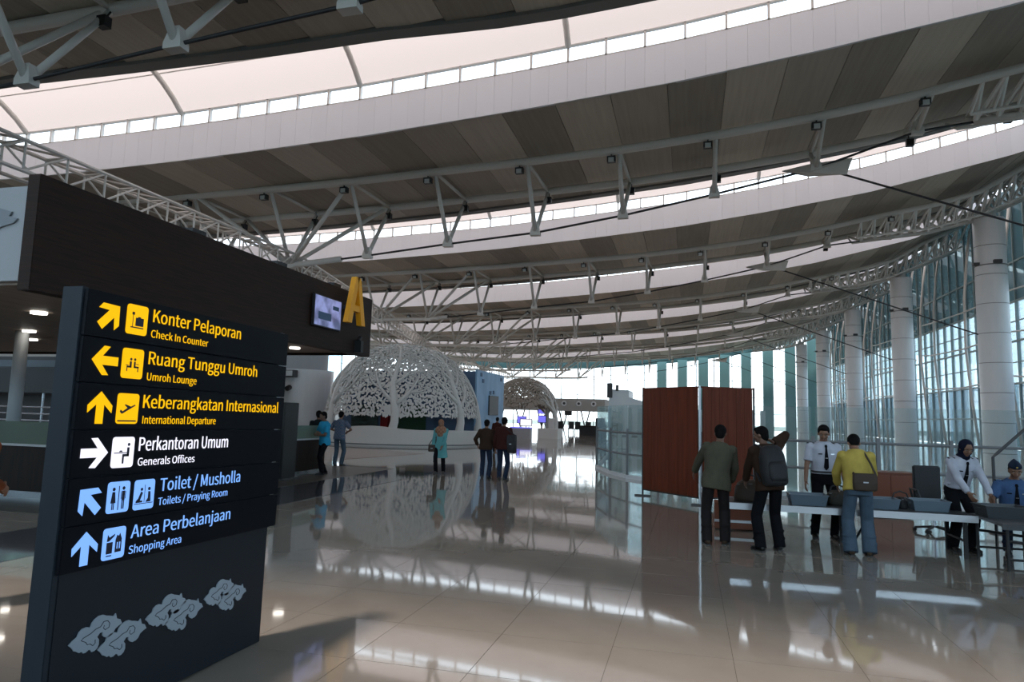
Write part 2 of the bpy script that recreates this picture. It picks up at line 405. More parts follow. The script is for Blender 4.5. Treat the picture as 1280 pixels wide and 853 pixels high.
    for x0 in PX:
        x1 = x0+1.6
        if x1 > XR or x0 < XL: continue
        b0, b1 = zc(x0)+1.7, zc(x1)+1.7
        vv = [(x0+.04,.05,b0+.03),(x1-.04,.05,b1+.03),(x1-.04,.05,b1+.72),(x0+.04,.05,b0+.72)]
        if n <= 3 and x0 > -37: link('pane', MB().add(vv, [(0,1,2,3)]).mesh('pane'), wo, None, 'window_glass')
        else: jp.add(vv, [(0,1,2,3)])
        (link('mullion', MB().box((x0-.045, -.04, b0), (x0+.045, .14, b0+.76)).mesh('mullion'), wo, None, 'white_steel') if n <= 2 and x0 > -37 else fr.box((x0-.045, -.04, b0), (x0+.045, .14, b0+.76)))
        for dz in (0, .72):
            fr.add([(x0,-.04,b0+dz),(x1,-.04,b1+dz),(x1,.14,b1+dz),(x0,.14,b0+dz),(x0,-.04,b0+dz+.05),(x1,-.04,b1+dz+.05),(x1,.14,b1+dz+.05),(x0,.14,b0+dz+.05)],
                   [(0,3,2,1),(4,5,6,7),(0,1,5,4),(2,3,7,6)])
    fr.build('window_frame', 'white_steel', wo)
    if jp.v: o = jp.build('glazing', 'window_glass', wo)
    # membrane skylight arching back over the gap
    NSG = 12
    def mem(x, s):
        yr = rear(n-1, x); g = y0-yr
        return Vector((x, y0-g*s, zc(x)+2.48*(1-s)+1.2*s+2.1*math.sin(math.pi*s)**.9))
    mb = MB()
    xs = [XL+(XR-XL)*i/36 for i in range(37)]
    vs_ = [mem(x, j/NSG) for x in xs for j in range(NSG+1)]
    fs_ = [(i*(NSG+1)+j, (i+1)*(NSG+1)+j, (i+1)*(NSG+1)+j+1, i*(NSG+1)+j+1) for i in range(36) for j in range(NSG)]
    mo = mb.add(vs_, fs_).build('ceiling_skylight', 'membrane', smooth=True); tag(mo, kind='structure')
    for k in range(-8, 4):
        x = -4.92+9.6*k
        if x < XL or x > XR: continue
        MB().path([mem(x, j/NSG)-Vector((0, 0, .1)) for j in range(NSG+1)], .13, 8).build('rib', 'white_steel', mo, smooth=True)
    for s in (.22, .6):
        MB().path([mem(x, s)-Vector((0, 0, .05)) for x in xs], .035, 5).build('seam', 'white_steel', mo)

# trusses --------------------------------------------------------------
WH = ['far end tube', 'outer fan strut', 'inner fan strut', 'first V-strut', 'second V-strut', 'third V-strut', 'fourth V-strut', 'fifth V-strut', 'star plate', 'strut just beyond star plate', 'second strut beyond star plate', 'last strut by lattice end', 'x']
TW = ['top corner truss', 'first full truss', 'second truss', 'third truss', 'fourth truss']
NX = [-55.6, -50.8, -46, -41.1, -36.3, -31.6, -26.9, -22.0, -17.2, -12.5, -7.7, -3.2, 1.22, 5.86, 10.2, 14.4]
names = ['overhead in the upper corner of the picture', 'of the first full bay in front of the hanging letter', 'of the second bay, behind the dark wooden canopy', 'of the third bay', 'of the fourth bay', 'of the fifth bay', 'of the last bay before the end glazing']
YT = {n: FY[n]+6.8 for n in range(0, 7)}; YT[0] = 13.6
for n in range(0, 7):
    yt = YT[n]; yf, yb = yt-2.3, yt+2.3
    tr = empty('roof_truss', (-22, yt, 0), 'white tubular steel roof truss '+names[n], 'roof truss')
    def B(mb, name, m='white_steel', sm=True):
        o = mb.build(name, m, tr, smooth=sm); o.location = -Vector((-22, yt, 0)); return o
    xs = [XL, -70, -58, -46, -38, -26.9, -22, -17.2, -12.5, -7.7, -3.2, 1.2, 5.5, 9.6, 13.5, 17, 19.7, 22.5, 26]
    for yy in (yf, yb): B(MB().path([(x, yy, zt(x)) for x in xs], .2, 10), 'chord')
    B(MB().path([(x, yt, zn(x)) for x in [-46, -36.3, -26.9, -22, -18.8 if n < 2 else -20.2]], .17, 8), 'bottom_chord')
    B(MB().path([(x, yt, zn(x)) for x in [-18.8 if n < 2 else -20.2, -17.2, -12.5, -7.7, -3.2, 1.22, 5.86, 10.2, 12.5]], .055, 6), 'tie_rod', 'cable_dark')
    B(MB().path([(x, yt, zn(x)) for x in [12.5, 14.4, 17, 20, 22.5, 26]], .16, 8), 'bottom_chord')
    far_m = MB()
    def strut(a, b, r):
        if n <= 3 and a[0] > -40: B(MB().tube(a, b, r, n=8), 'strut')
        else: far_m.tube(a, b, r, n=6)
    for i, x in enumerate(NX):
        nd = (x, yt, zn(x)); r = .11
        strut((x, yf, zt(x)), nd, r); strut((x+.15, yb, zt(x)), nd, r)
        strut((x, yf, zt(x)), (x+.15, yb, zt(x)), r*.8)
        if -50 <= x <= -21:
            x0_ = {0: -22, 1: -22, 2: -26.9, 3: -31.6}.get(n, -36.3)
            for dx in ([4.75] if x >= x0_-.1 else [])+([-4.75] if x <= x0_+.1 else []):
                strut((x+dx, yf, zt(x+dx)), nd, .12); strut((x+dx, yb, zt(x+dx)), nd, .12)
        if n <= 3 and x > -40: B(MB().loft([[(x+dx*w, yt+dy*w2, zn(x)+dz) for dx, dy in ((-1,-1),(1,-1),(1,1),(-1,1))] for dz, w, w2 in ((-.16,.26,.16),(.0,.26,.16),(.45,.13,.10))]), 'node_plate', sm=False)
    if far_m.v: o = B(far_m, 'web_members', sm=False); o['kind'] = 'stuff'
    # star plate where the cable leaves
    x = 5.86; z = zn(x)
    B(MB().add([(x-1.5,yt-.1,z-.1),(x-.3,yt-.25,z-.28),(x+1.3,yt-.12,z-.42),(x+1.6,yt,z+.42),(x+.3,yt+.2,z+.32),(x-.3,yt+.2,z+.3),
                (x-1.5,yt+.1,z+.02),(x-.3,yt+.3,z-.28)],[(0,1,7,6),(1,2,7),(2,3,4,7),(0,6,5),(6,7,4,5),(0,5,4,3,2,1)]), 'star_plate', sm=False)
    B(MB().tube((x+1, yt, z-.3), (20.2, yt, 8.3 if n else 8.0), .05, n=6), 'cable', 'cable_dark')
    lat = MB(); xx = 12.1; k = 0
    while xx < 25.6:
        a = xx; b = xx+.9
        for yy in (yf, yb):
            lat.tube((a, yy, zt(a)), (a+.45, yt, zn(a+.45)), .09, n=5); lat.tube((a+.45, yt, zn(a+.45)), (b, yy, zt(b)), .09, n=5)
            lat.tube((a, yy, zt(a)), (a, yt+(.8 if yy > yt else -.8), zn(a)+.1), .06, n=5)
        lat.tube((a, yf, zt(a)), (b, yb, zt(b)), .04, n=5)
        lat.tube((a, yt-.8, zn(a)+.1), (b, yt-.8, zn(b)+.1), .09, n=5); lat.tube((a, yt+.8, zn(a)+.1), (b, yt+.8, zn(b)+.1), .09, n=5)
        xx += .9
    o = B(lat, 'lattice_web', 'lattice_white', sm=False); o['kind'] = 'stuff'
    # floodlights under the front chord and loudspeakers beneath the rear chord
    for i, x in enumerate(NX[5:]):
        if n > 4: continue
        xm = x-.35; fl = empty('floodlight', (xm, yf-.05, zt(xm)-.42), 'small dark floodlight on front tube above %s of %s' % (WH[i], TW[n]), 'light', 'floodlights on roof truss %d' % n)
        MB().box((-.2, -.12, -.15), (.2, .16, .13)).build('housing', 'lamp_black', fl)
        MB().box((-.13, -.14, -.16), (.13, -.05, .04)).build('lens', 'lamp_glass', fl)
        MB().box((-.03, -.02, .13), (.03, .04, .25)).build('bracket', 'lamp_black', fl)
        if i % 2 == 0 or n < 3:
            sp_ = empty('loudspeaker', (x+.25, yb-.35, zt(x)-.62), 'small black loudspeaker on rear tube near %s of %s' % (WH[i], TW[n]), 'loudspeaker', 'loudspeakers on roof truss %d' % n)
            MB().box((-.16, -.13, -.17), (.16, .13, .17)).build('cabinet', 'black', sp_)
            MB().tube((0, .05, .17), (0, .2, .45), .03, n=6).build('bracket', 'black', sp_)

# longitudinal lattice girder on the left, one per bay
YG = [4, 13.6]+[YT[n] for n in range(1, 7)]
GXP = [-22, -22, -22, -26.3, -31.0, -36.3, -36.3, -36.3]
for gi, (a, b) in enumerate(zip(YG, YG[1:])):
    gx0, gx1 = GXP[gi], GXP[gi+1]; a += .35; b -= .35; g = empty('lattice_girder', (gx0, a, 9.4), 'white latticed steel girder running lengthwise '+('over the white canopy end, closest span' if gi == 0 else 'behind the wooden canopy top edge' if gi == 1 else ['', '', 'from second to third truss', 'from third to fourth truss', 'from fourth to fifth truss', 'from fifth to sixth truss', 'from sixth to last truss'][gi]), 'girder')
    L = math.hypot(b-a, gx1-gx0); g.rotation_euler = (0, 0, math.atan2(-(gx1-gx0), b-a))
    for (dx, dz) in ((-.5, 1.05), (.5, 1.05), (-.5, 0), (.5, 0)): MB().tube((dx, 0, dz), (dx, L, dz), .075, n=6).build('chord', 'white_steel', g)
    k = int(L/1.6); st = L/k; jm = MB()
    for i in range(k):
        segs = [((.5, i*st, 0), (.5, i*st, 1.05)), ((.5, i*st, 0), (.5, (i+1)*st, 1.05)), ((-.5, i*st, 0), (-.5, i*st, 1.05)), ((-.5, i*st, 1.05), (-.5, (i+1)*st, 0)), ((-.5, i*st, 1.05), (.5, (i+1)*st, 1.05)), ((-.5, i*st, 1.05), (.5, i*st, 1.05))]
        for p, q in segs:
            if gi == 0 or gi == 1: MB().tube(p, q, .045, n=5, cap=False).build('brace', 'white_steel', g)
            else: jm.tube(p, q, .045, n=4, cap=False)
    if jm.v: jm.build('bracing', 'white_steel', g)['kind'] = 'stuff'

# great columns on the right ------------------------------------------
for n in range(0, 7):
    y = YT[n]; h = 16.75
    c = empty('column', (21.0, y, 0), 'tall round white clad column '+['beside the second stairs, nearest one', 'largest in view, behind the seated officer in blue', 'second in view, behind the woman in dark headscarf', 'third in view behind the yellow shirt', 'fourth in view behind the officer in white', 'fifth in view, slim with distance', 'last beside the teal fins'][n], 'column')
    z = 0; k = 0
    while z < h-.05:
        t = min(2.1, h-z)
        MB().tube((0, 0, z+.02), (0, 0, z+t-.02), .99, n=32, cap=False).build('cladding_ring', 'column_clad', c, smooth=True)
        z += t
    MB().tube((0, 0, 0), (0, 0, h), .965, n=28).build('core', 'joint_grey', c, smooth=True)
    MB().tube((0, 0, 13.25), (0, 0, 13.33), 1.01, n=28).build('band', 'joint_grey', c)
    MB().box((-1.25, -.5, 13.3), (-.8, -.2, 13.5)).box((-.2, -1.2, 13.3), (.3, -.9, 13.55)).build('lamp_bracket', 'dark_grey', c)
    MB().tube((0, 0, h), (0, 0, h+.6), .5, n=16).build('bearing', 'white_steel', c)

# facades ---------------------------------------------------------------
fac = empty('window_right', (XR, 0, 0), kind='structure')
LV = [0, 2.6, 5.6, 9.2, 12.6, 16.0, 22.7]
CW = 2.13; k0 = 20
pm = {}
for r in range(6):
    mm = ['facade_low', 'facade_low', 'facade_clear', 'facade_clear', 'facade_teal', 'facade_teal'][r]
    me = MB().box((-.02, .05, LV[r]+.05), (.02, CW-.05, LV[r+1]-.05)).mesh('pane'); me.materials.append(MATS[mm]); pm[r] = me
nfar = MB()
for k in range(0, 72):
    y = -2+k*CW
    for r in range(6):
        if r >= 3 and (k*5+r*3) % 7 == 0 and r < 4: me = pm[4] if False else pm[r]
        if 22 <= k < 70: link('pane', pm[r], fac, (0, y, 0))
for r in range(6):
    box('glazing', (XR-.02, -16, LV[r]+.05), (XR+.02, -2+22*CW, LV[r+1]-.05), ['facade_low', 'facade_low', 'facade_clear', 'facade_clear', 'facade_teal', 'facade_teal'][r]).parent = fac
for o in fac.children:
    if o.name.startswith('glazing'): o.location = (-XR, 0, 0)
mm_ = MB().box((-.12, -.06, 0), (.12, .06, 22.6)).mesh('mullion'); mm_.materials.append(MATS['facade_steel'])
for k in range(10, 72): link('mullion', mm_, fac, (0, -2+k*CW, 0))
for z in LV[1:-1]:
    MB().box((-.1, -16, z-.07), (.1, 152, z+.07)).build('transom', 'facade_steel', fac)
for z in (7.4, 10.9):
    MB().box((-.05, -16, z-.04), (.05, 152, z+.04)).build('transom', 'facade_steel', fac)
# inner bracing of the facade: bowed white tubes
for n in range(1, 7):
    for dy in (-8.0, -4.2, 4.2, 8.6):
        y = YT[n]+dy
        o = MB().path([(25.9, y, 0), (25.5, y, 4), (25.2, y+.1, 9), (25.4, y+.5, 14), (26.0, y+1.2, 18), (26.6, y+1.8, 21)], .13, 8).build('bowed_mast', 'white_steel', smooth=True)
        o.parent = fac; o.location = (-XR, 0, 0)
    for z in (5.6, 9.2, 12.6):
        o = MB().path([(25.6, YT[n]-9.5, z+.2), (24.9, YT[n]-4, z-.15), (24.8, YT[n]+4, z), (25.6, YT[n]+9.5, z+.5)], .07, 6).build('bracing_tube', 'white_steel', smooth=True)
        o.parent = fac; o.location = (-XR, 0, 0)
# end wall
EY = 150.5
end = empty('window_far', (0, EY, 0), kind='structure')
EX = [XL+i*(XR-XL)/30 for i in range(31)]; EZ = [0, 3.4, 6.8, 10.2, 13.3]
for a, b in zip(EX, EX[1:]):
    for p, q in zip(EZ, EZ[1:]):
        link('pane', MB().add([(a+.05, 0, p+.04), (b-.05, 0, p+.04), (b-.05, 0, q-.04), (a+.05, 0, q-.04)], [(0,1,2,3)]).mesh('pane'), end, None, 'window_glass')
    top = max(zc(a), zc(b))+.3
    link('pane', MB().add([(a+.05, 0, 13.34), (b-.05, 0, 13.34), (b-.05, 0, top), (a+.05, 0, top)], [(0,1,2,3)]).mesh('pane'), end, None, 'window_glass')
for a in EX: MB().box((a-.09, -.1, 0), (a+.09, .1, zc(a)+.3)).build('mullion', 'facade_steel', end)
for z in EZ[1:]: MB().box((XL, -.08, z-.05), (XR, .08, z+.05)).build('transom', 'facade_steel', end)
mb = MB()
for a, b in zip(EX, EX[1:]):
    mb.add([(a,-.4,zc(a)-1.1),(b,-.4,zc(b)-1.1),(b,-.4,zc(b)+.3),(a,-.4,zc(a)+.3),(a,.1,zc(a)-1.1),(b,.1,zc(b)-1.1),(b,.1,zc(b)+.3),(a,.1,zc(a)+.3)], [(0,1,2,3),(4,7,6,5),(0,4,5,1),(3,2,6,7)])
mb.build('teal_beam', 'teal_beam', end)
for k in range(8):
    x = -6.6+4.3*k; MB().box((x, -1.0, 0), (x+2.0, -.15, zc(x)-.6)).build('fin', 'teal_fin', end)
# closing walls
tag(box('wall_left', (XL-.3, -16, 0), (XL, 151, 6), 'wall_pale'), kind='structure')
tag(box('window_left', (XL-.03, -16, 6), (XL, 151, 18), 'facade_clear'), kind='structure')
tag(box('wall_back', (XL, -16.3, 0), (XR, -16, 3.2), 'wall_pale'), kind='structure')
tag(box('window_back', (XL, -16.1, 3.2), (XR, -16.06, 24), 'facade_clear'), kind='structure')  # unseen glazing behind the camera, added to brighten the hall
wf = MB().box((XL, -14.5, 13), (XR, -14.4, 26)).build('trim_0', 'fascia_white'); tag(wf, kind='structure')
mb = MB()
for n in range(0, 1):
    mb.add([(x, y, z) for x in (XL, XR) for (y, z) in ((FY[-1]+12.3, zc(x)+.2), (FY[0], zc(x)+.2))], [(0, 2, 3, 1)])
tag(mb.build('ceiling_infill', 'roof_back'), kind='structure')

# ================================================================== OBJECTS
# ---------------------------------------------------------------- pylon sign
FONT = None
try:
    import os
    for base in (bpy.utils.resource_path('LOCAL'), bpy.utils.resource_path('SYSTEM')):
        fp_ = os.path.join(base, 'datafiles', 'fonts', 'Noto Sans CJK Regular.woff2')
        if FONT is None and base and os.path.exists(fp_): FONT = bpy.data.fonts.load(fp_)
except Exception: FONT = None
def text_mesh(s, name='lettering'):
    cu = bpy.data.curves.new('t', 'FONT'); cu.body = s; cu.size = 1
    if FONT: cu.font = FONT
    cu.extrude = .0; cu.offset = 0; cu.resolution_u = 4
    o = bpy.data.objects.new('t', cu); C.objects.link(o)
    dg = bpy.context.evaluated_depsgraph_get(); me = bpy.data.meshes.new_from_object(o.evaluated_get(dg)); bpy.data.objects.remove(o)
    return me
CAPH = max(v.co.y for v in text_mesh('H').vertices)
def lettering(s, y0, y1, z, cap, parent, m, x=.004, bold=.0):
    """flat letters on the sign face: baseline z, from y0 to y1 (width fitted), capital height cap"""
    me = text_mesh(s); xs_ = [v.co.x for v in me.vertices]
    ys_ = [v.co.y for v in me.vertices]; a, b = min(xs_), max(xs_)
    k = (y1-y0)/(b-a); q = cap/CAPH
    for v in me.vertices:
        v.co = Vector((x, y0+(v.co.x-a)*k, z+v.co.y*q))
        bm = bmesh.new(); bm.from_mesh(me)                       # a slightly bolder weight: the glyphs doubled with a small sideways shift
    g2 = bmesh.ops.duplicate(bm, geom=bm.verts[:]+bm.edges[:]+bm.faces[:])
    w_ = cap*.05
    for e_ in g2['geom']:
        if isinstance(e_, bmesh.types.BMVert): e_.co.y += w_; e_.co.x += .0002
    bm.to_mesh(me); bm.free()
    me.materials.clear(); me.materials.append(MATS[m]); return link('lettering', me, parent)
sign = empty('wayfinding_sign', (-3.03, 3.74, 0), 'freestanding dark grey pylon sign with six lit direction rows and silver cloud ornaments', 'sign')
sign.rotation_euler = (-.011, 0, 0)
S0 = 3.74
MB().box((-.165, 2.845-S0, .012), (-.026, 4.61-S0, 2.30)).build('body', 'sign_body', sign, bevel=.004)
MB().box((-.160, 2.812-S0, .012), (-.028, 2.845-S0, 2.305)).build('side_cheek', 'sign_side', sign, bevel=.003)
MB().box((-.160, 4.61-S0, .85), (-.028, 4.66-S0, 2.30)).build('end_strip', 'aluminium', sign)
RB = [2.298, 2.046, 1.803, 1.558, 1.314, 1.072, .835]
rows = []
for i in range(6):
    rows.append(MB().box((-.026, 2.822-S0, RB[i+1]+.004), (0, 4.672-S0, RB[i]-.004)).build('direction_panel', 'sign_panel', sign, bevel=.003))
ARR = [(0, .085), (.079, .011), (.077, -.028), (.024, .018), (.024, -.086), (-.024, -.086), (-.024, .018), (-.077, -.028), (-.079, .011)]
def arrow(i, yc, zc_, deg, m):
    a = R(deg); pts = [(.001, yc-S0+p*math.cos(a)+q*math.sin(a), zc_-p*math.sin(a)+q*math.cos(a)) for p, q in ARR]
    MB().prism(pts, (.003, 0, 0)).build('arrow', m, rows[i])
def rrect(yc, zc_, w, h, r=.018):
    pts = []
    for cy_, cz_, a0 in ((w/2-r, h/2-r, 0), (-w/2+r, h/2-r, 90), (-w/2+r, -h/2+r, 180), (w/2-r, -h/2+r, 270)):
        for k in range(5):
            a = R(a0+k*22.5); pts.append((.001, yc-S0+cy_+r*math.cos(a), zc_+cz_+r*math.sin(a)))
    return pts
def icon(i, yc, zc_, m, polys, discs=()):
    o = MB().prism(rrect(yc, zc_, .152, .168), (.003, 0, 0)).build('pictogram', m, rows[i])
    mb = MB()
    for pl in polys: mb.prism([(.0042, yc-S0+a, zc_+b) for a, b in pl], (.0012, 0, 0))
    for (a, b, r) in discs: mb.prism([(.0042, yc-S0+a+r*math.cos(t*math.pi/5), zc_+b+r*math.sin(t*math.pi/5)) for t in range(10)], (.0012, 0, 0))
    mb.build('symbol', 'icon_dark', o)
q = lambda x0, z0, x1, z1: [(x0, z0), (x1, z0), (x1, z1), (x0, z1)]
Ym, Wm, Bm = 'glow_yellow', 'glow_white', 'glow_blue'
arrow(0, 2.968, 2.172, 45, Ym); arrow(1, 2.965, 1.928, -90, Ym); arrow(2, 2.963, 1.677, 0, Ym)
arrow(3, 2.958, 1.438, 90, Wm); arrow(4, 2.955, 1.192, -45, Bm); arrow(5, 2.958, .948, 0, Bm)
icon(0, 3.156, 2.177, Ym, [q(-.012, -.035, .046, .012), q(.004, .012, .024, .018), q(-.046, -.048, .048, -.041), q(-.034, -.041, -.030, .028), q(-.040, .026, -.022, .042)])
icon(1, 3.153, 1.928, Ym, [q(-.022, -.02, -.008, .012), q(-.042, -.024, -.008, -.014), q(-.042, -.045, -.036, -.020), q(.008, -.02, .020, .012), q(.008, -.024, .044, -.014), q(.036, -.045, .042, -.020), q(-.05, -.012, -.03, -.008), q(.024, -.004, .044, .0)], [(-.014, .024, .008), (.014, .024, .008)])
icon(2, 3.149, 1.676, Ym, [q(-.066, -.072, .064, -.064), [(-.055, -.018), (-.04, -.03), (.052, .018), (.048, .024), (.02, .012), (-.02, .024), (-.026, .020), (-.004, .004), (-.036, -.016), (-.05, -.006)]])
icon(3, 3.145, 1.436, Wm, [q(.026, -.02, .042, .026), q(-.004, -.024, .042, -.010), q(-.004, -.062, .008, -.02), q(-.062, -.006, .026, -.001), [(-.03, .001), (-.005, .001), (-.01, .010), (-.022, .010)]], [(.036, .042, .009)])
icon(4, 3.143, 1.193, Bm, [q(-.002, -.07, .003, .06), [(-.052, -.03), (-.018, -.03), (-.026, .03), (-.044, .03)], q(-.043, -.066, -.037, -.03), q(-.033, -.066, -.027, -.03), q(.022, -.02, .042, .032), q(.023, -.066, .030, -.02), q(.034, -.066, .041, -.02), q(.016, -.012, .019, .03), q(.045, -.012, .048, .03)], [(-.035, .044, .010), (.032, .046, .010)])
icon(4, 3.328, 1.191, Bm, [q(.000, -.045, .003, .055), q(-.07, -.052, .068, -.048), [(-.06, -.044), (-.012, -.044), (-.012, -.034), (-.03, -.032), (-.012, .01), (-.026, .018), (-.044, -.02), (-.06, -.034)], [(.012, -.044), (.05, -.044), (.044, .014), (.028, .016), (.028, -.022)]], [(-.022, .03, .009), (.034, .03, .010)])
icon(5, 3.143, .947, Bm, [q(-.05, -.052, -.01, .008), [(-.05, .014), (-.046, .05), (-.034, .034), (.002, .05), (-.002, .038), (-.036, .014)], q(.008, -.05, .05, .018), [(.008, .018), (.018, .044), (.028, .034), (.036, .05), (.05, .018)], q(-.048, -.066, -.012, -.060)], [])
mb = MB()
for yy in (3.143+.021, 3.143+.037): mb.prism([(.0056, yy-S0-.003, .915), (.0056, yy-S0+.003, .915), (.0056, yy-S0+.003, .95), (.0056, yy-S0-.003, .95)], (.001, 0, 0))
mb.build('symbol', Bm, rows[5])
for i, (a, y0, y1, z, cap, a2, y02, y12, z2) in enumerate([
    ('Konter Pelaporan', 3.271, 4.080, 2.183, .075, 'Check In Counter', 3.266, 3.755, 2.093),
    ('Ruang Tunggu Umroh', 3.266, 4.296, 1.936, .074, 'Umroh Lounge', 3.265, 3.677, 1.843),
    ('Keberangkatan Internasional', 3.255, 4.592, 1.684, .074, 'International Departure', 3.261, 3.890, 1.594),
    ('Perkantoran Umum', 3.254, 4.032, 1.440, .076, 'Generals Offices', 3.256, 3.719, 1.356),
    ('Toilet / Musholla', 3.445, 4.192, 1.198, .074, 'Toilets / Praying Room', 3.440, 4.068, 1.116),
    ('Area Perbelanjaan', 3.255, 4.115, .955, .072, 'Shopping Area', 3.250, 3.660, .870)]):
    m = (Ym, Ym, Ym, Wm, Bm, Bm)[i]
    lettering(a, y0-S0, y1-S0, z, cap, rows[i], m); lettering(a2, y02-S0, y12-S0, z2, .044, rows[i], m)
CL = [(2.939,.468),(2.96,.485),(2.986,.496),(2.995,.518),(3.015,.53),(3.04,.532),(3.064,.524),(3.072,.545),(3.089,.56),(3.113,.57),(3.14,.57),(3.166,.558),(3.19,.552),(3.215,.543),(3.227,.555),(3.238,.525),(3.262,.515),(3.277,.49),(3.256,.484),(3.232,.472),(3.22,.452),(3.204,.443),(3.18,.440),(3.162,.449),(3.148,.462),(3.148,.478),(3.13,.478),(3.115,.462),(3.128,.445),(3.130,.42),(3.122,.404),(3.106,.394),(3.088,.393),(3.076,.408),(3.067,.41),(3.05,.402),(3.035,.402),(3.024,.414),(3.008,.412),(2.99,.424),(2.975,.430),(2.962,.448)]
SWL = [(3.155,.512),(3.150,.498),(3.163,.486),(3.186,.493),(3.190,.514),(3.175,.530),(3.148,.532),(3.130,.510),(3.10,.506),(3.068,.491),(3.025,.481),(3.012,.472),(3.043,.455),(3.054,.44),(3.073,.438),(3.09,.425),(3.104,.434),(3.102,.452)]
for k in range(3):
    for h in range(2):
        dy = (0, .512, 1.010)[k]+h*(.186, .160, .140)[k]-S0; dz = -.004*k-.076*h*(1, .9, .85)[k]; sc = (1, .98, .9)[k]
        o = MB().prism([(-.024, 2.939+(a-2.939)*sc+dy, .47+(b-.47)*sc+dz+.002) for a, b in CL], (.006, 0, 0)).build('cloud_ornament', 'motif_silver', sign)
        MB().path([(-.0175, 2.939+(a-2.939)*sc+dy, .47+(b-.47)*sc+dz+.002) for a, b in SWL], .0019, 5).build('engraved_curl', 'sign_body', o)

# ---------------------------------------------------------------- wooden canopy of counter island A
can = empty('counter_canopy', (-12, 12, 0), 'big flat dark wood canopy over the counter island, white end with grey emblem', 'canopy')
def P(mb, name, m, par=can, **k):
    o = mb.build(name, m, par, **k); 
    if par is can: o.location = (12, -12, 0)
    return o
P(MB().box((-8.72, 7.06, 3.20), (-8.5, 17.14, 4.80)), 'wood_fascia', 'dark_wood', bevel=.01)
P(MB().box((-24, 7.12, 3.34), (-8.72, 7.22, 4.66)), 'white_end_panel', 'kiosk_white')
P(MB().box((-24, 7.22, 3.30), (-8.72, 17.0, 3.36)), 'soffit', 'wood_soffit')
P(MB().box((-24, 7.22, 3.36), (-8.72, 17.0, 4.60)), 'roof_box', 'dark_grey')
P(MB().box((-24, 17.0, 3.24), (-8.72, 17.12, 4.74)), 'rear_fascia', 'dark_wood')
P(MB().prism([(-9.35, 7.11, 4.02), (-9.12, 7.11, 4.10), (-8.93, 7.11, 4.14), (-8.87, 7.11, 4.20), (-9.02, 7.11, 4.24), (-8.98, 7.11, 4.30), (-9.2, 7.11, 4.36), (-9.4, 7.11, 4.34), (-9.6, 7.11, 4.2)], (0, -.02, 0)), 'emblem', 'logo_grey')
for (x, y) in ((-11.1, 9.45), (-14.2, 11.9), (-16.0, 13.5), (-12.2, 8.3), (-9.8, 15.5), (-13, 16)):
    P(MB().tube((x, y, 3.26), (x, y, 3.302), .13, n=16), 'downlight', 'downlight')
for (x, y) in ((-14.5, 12), (-22.5, 12), (-10.6, 16.4)):
    if x != -10.6: P(MB().tube((x, y, 0), (x, y, 3.3), .135, n=16), 'post', 'kiosk_white', smooth=True)
P(MB().box((-8.5, 16.2, 3.25), (-8.3, 16.34, 3.55)).tube((-8.4, 16.25, 3.55), (-8.4, 16.35, 3.66), .05), 'camera_bracket', 'black')
for y in (10.0, 12.6, 15.0): P(MB().box((-8.72, y, 4.8), (-8.5, y+.35, 4.87)), 'top_clamp', 'black')
tv = empty('wall_television', (-8.47, 14.63, 4.05), 'flat screen television mounted on the dark wooden canopy, left of the yellow letter', 'television')
MB().box((0, -.64, -.38), (.07, .64, .38)).build('casing', 'black', tv, bevel=.01)
scr = MB().box((.07, -.61, -.35), (.074, .61, .35)).build('picture', 'tv_picture', tv)
MB().box((.0745, -.45, -.20), (.0755, .15, -.02)).box((.0745, .2, .1), (.0755, .5, .2)).build('picture_detail', 'blue_front', scr)
la = empty('letter_a', (-8.28, 15.60, 4.48), 'large yellow capital letter A fixed to the end of the wooden canopy', 'letter')
mb = MB()
def slab(y0, z0, y1, z1, w):
    mb.prism([(0, y0-w, z0), (0, y0+w, z0), (0, y1+w*.85, z1), (0, y1-w*.85, z1)], (.14, 0, 0))
slab(-.36, -.58, -.04, .62, .105); slab(.36, -.58, .04, .62, .105); mb.box((.01, -.26, -.26), (.13, .26, -.10))
mb.build('letter_body', 'letter_yellow', la)
MB().box((-.2, -.3, -.22), (.0, -.22, -.14)).box((-.2, .22, -.22), (.0, .3, -.14)).build('bracket', 'black', la)

# counters under the canopy
ctr = empty('service_counter', (-12, 12, 0), 'dark panelled service counter with greenish glass screen beneath the wooden canopy', 'counter')
def Q(mb, name, m, **k):
    o = mb.build(name, m, ctr, **k); o.location = (12, -12, 0); return o
Q(MB().box((-20, 9.9, .12), (-9.8, 10.5, .92)), 'front_body', 'counter_dark'); Q(MB().box((-10.4, 10.5, .12), (-9.8, 17.3, .92)), 'side_body', 'counter_dark')
Q(MB().box((-20, 9.93, 0), (-9.83, 10.45, .12)).box((-10.36, 10.45, 0), (-9.83, 17.25, .12)), 'kick_plate', 'steel')
Q(MB().box((-20, 9.85, .92), (-9.75, 10.5, .96)).box((-10.4, 10.5, .92), (-9.75, 17.35, .96)), 'worktop', 'counter_white')
Q(MB().box((-20, 9.88, .96), (-9.85, 9.9, 1.36)), 'glass_screen', 'counter_glass'); Q(MB().box((-9.8, 10.0, .96), (-9.78, 17.3, 1.3)), 'glass_screen', 'counter_glass')
ks = empty('kiosk_panel', (-9.6, 15.1, 0), 'tall narrow black kiosk panel standing at the counter side behind the pylon sign', 'panel')
MB().box((-.06, -.25, .03), (.06, .35, 1.88)).build('cabinet', 'black', ks, bevel=.01); MB().box((-.16, -.28, 0), (.16, .38, .03)).build('foot_plate', 'dark_grey', ks)

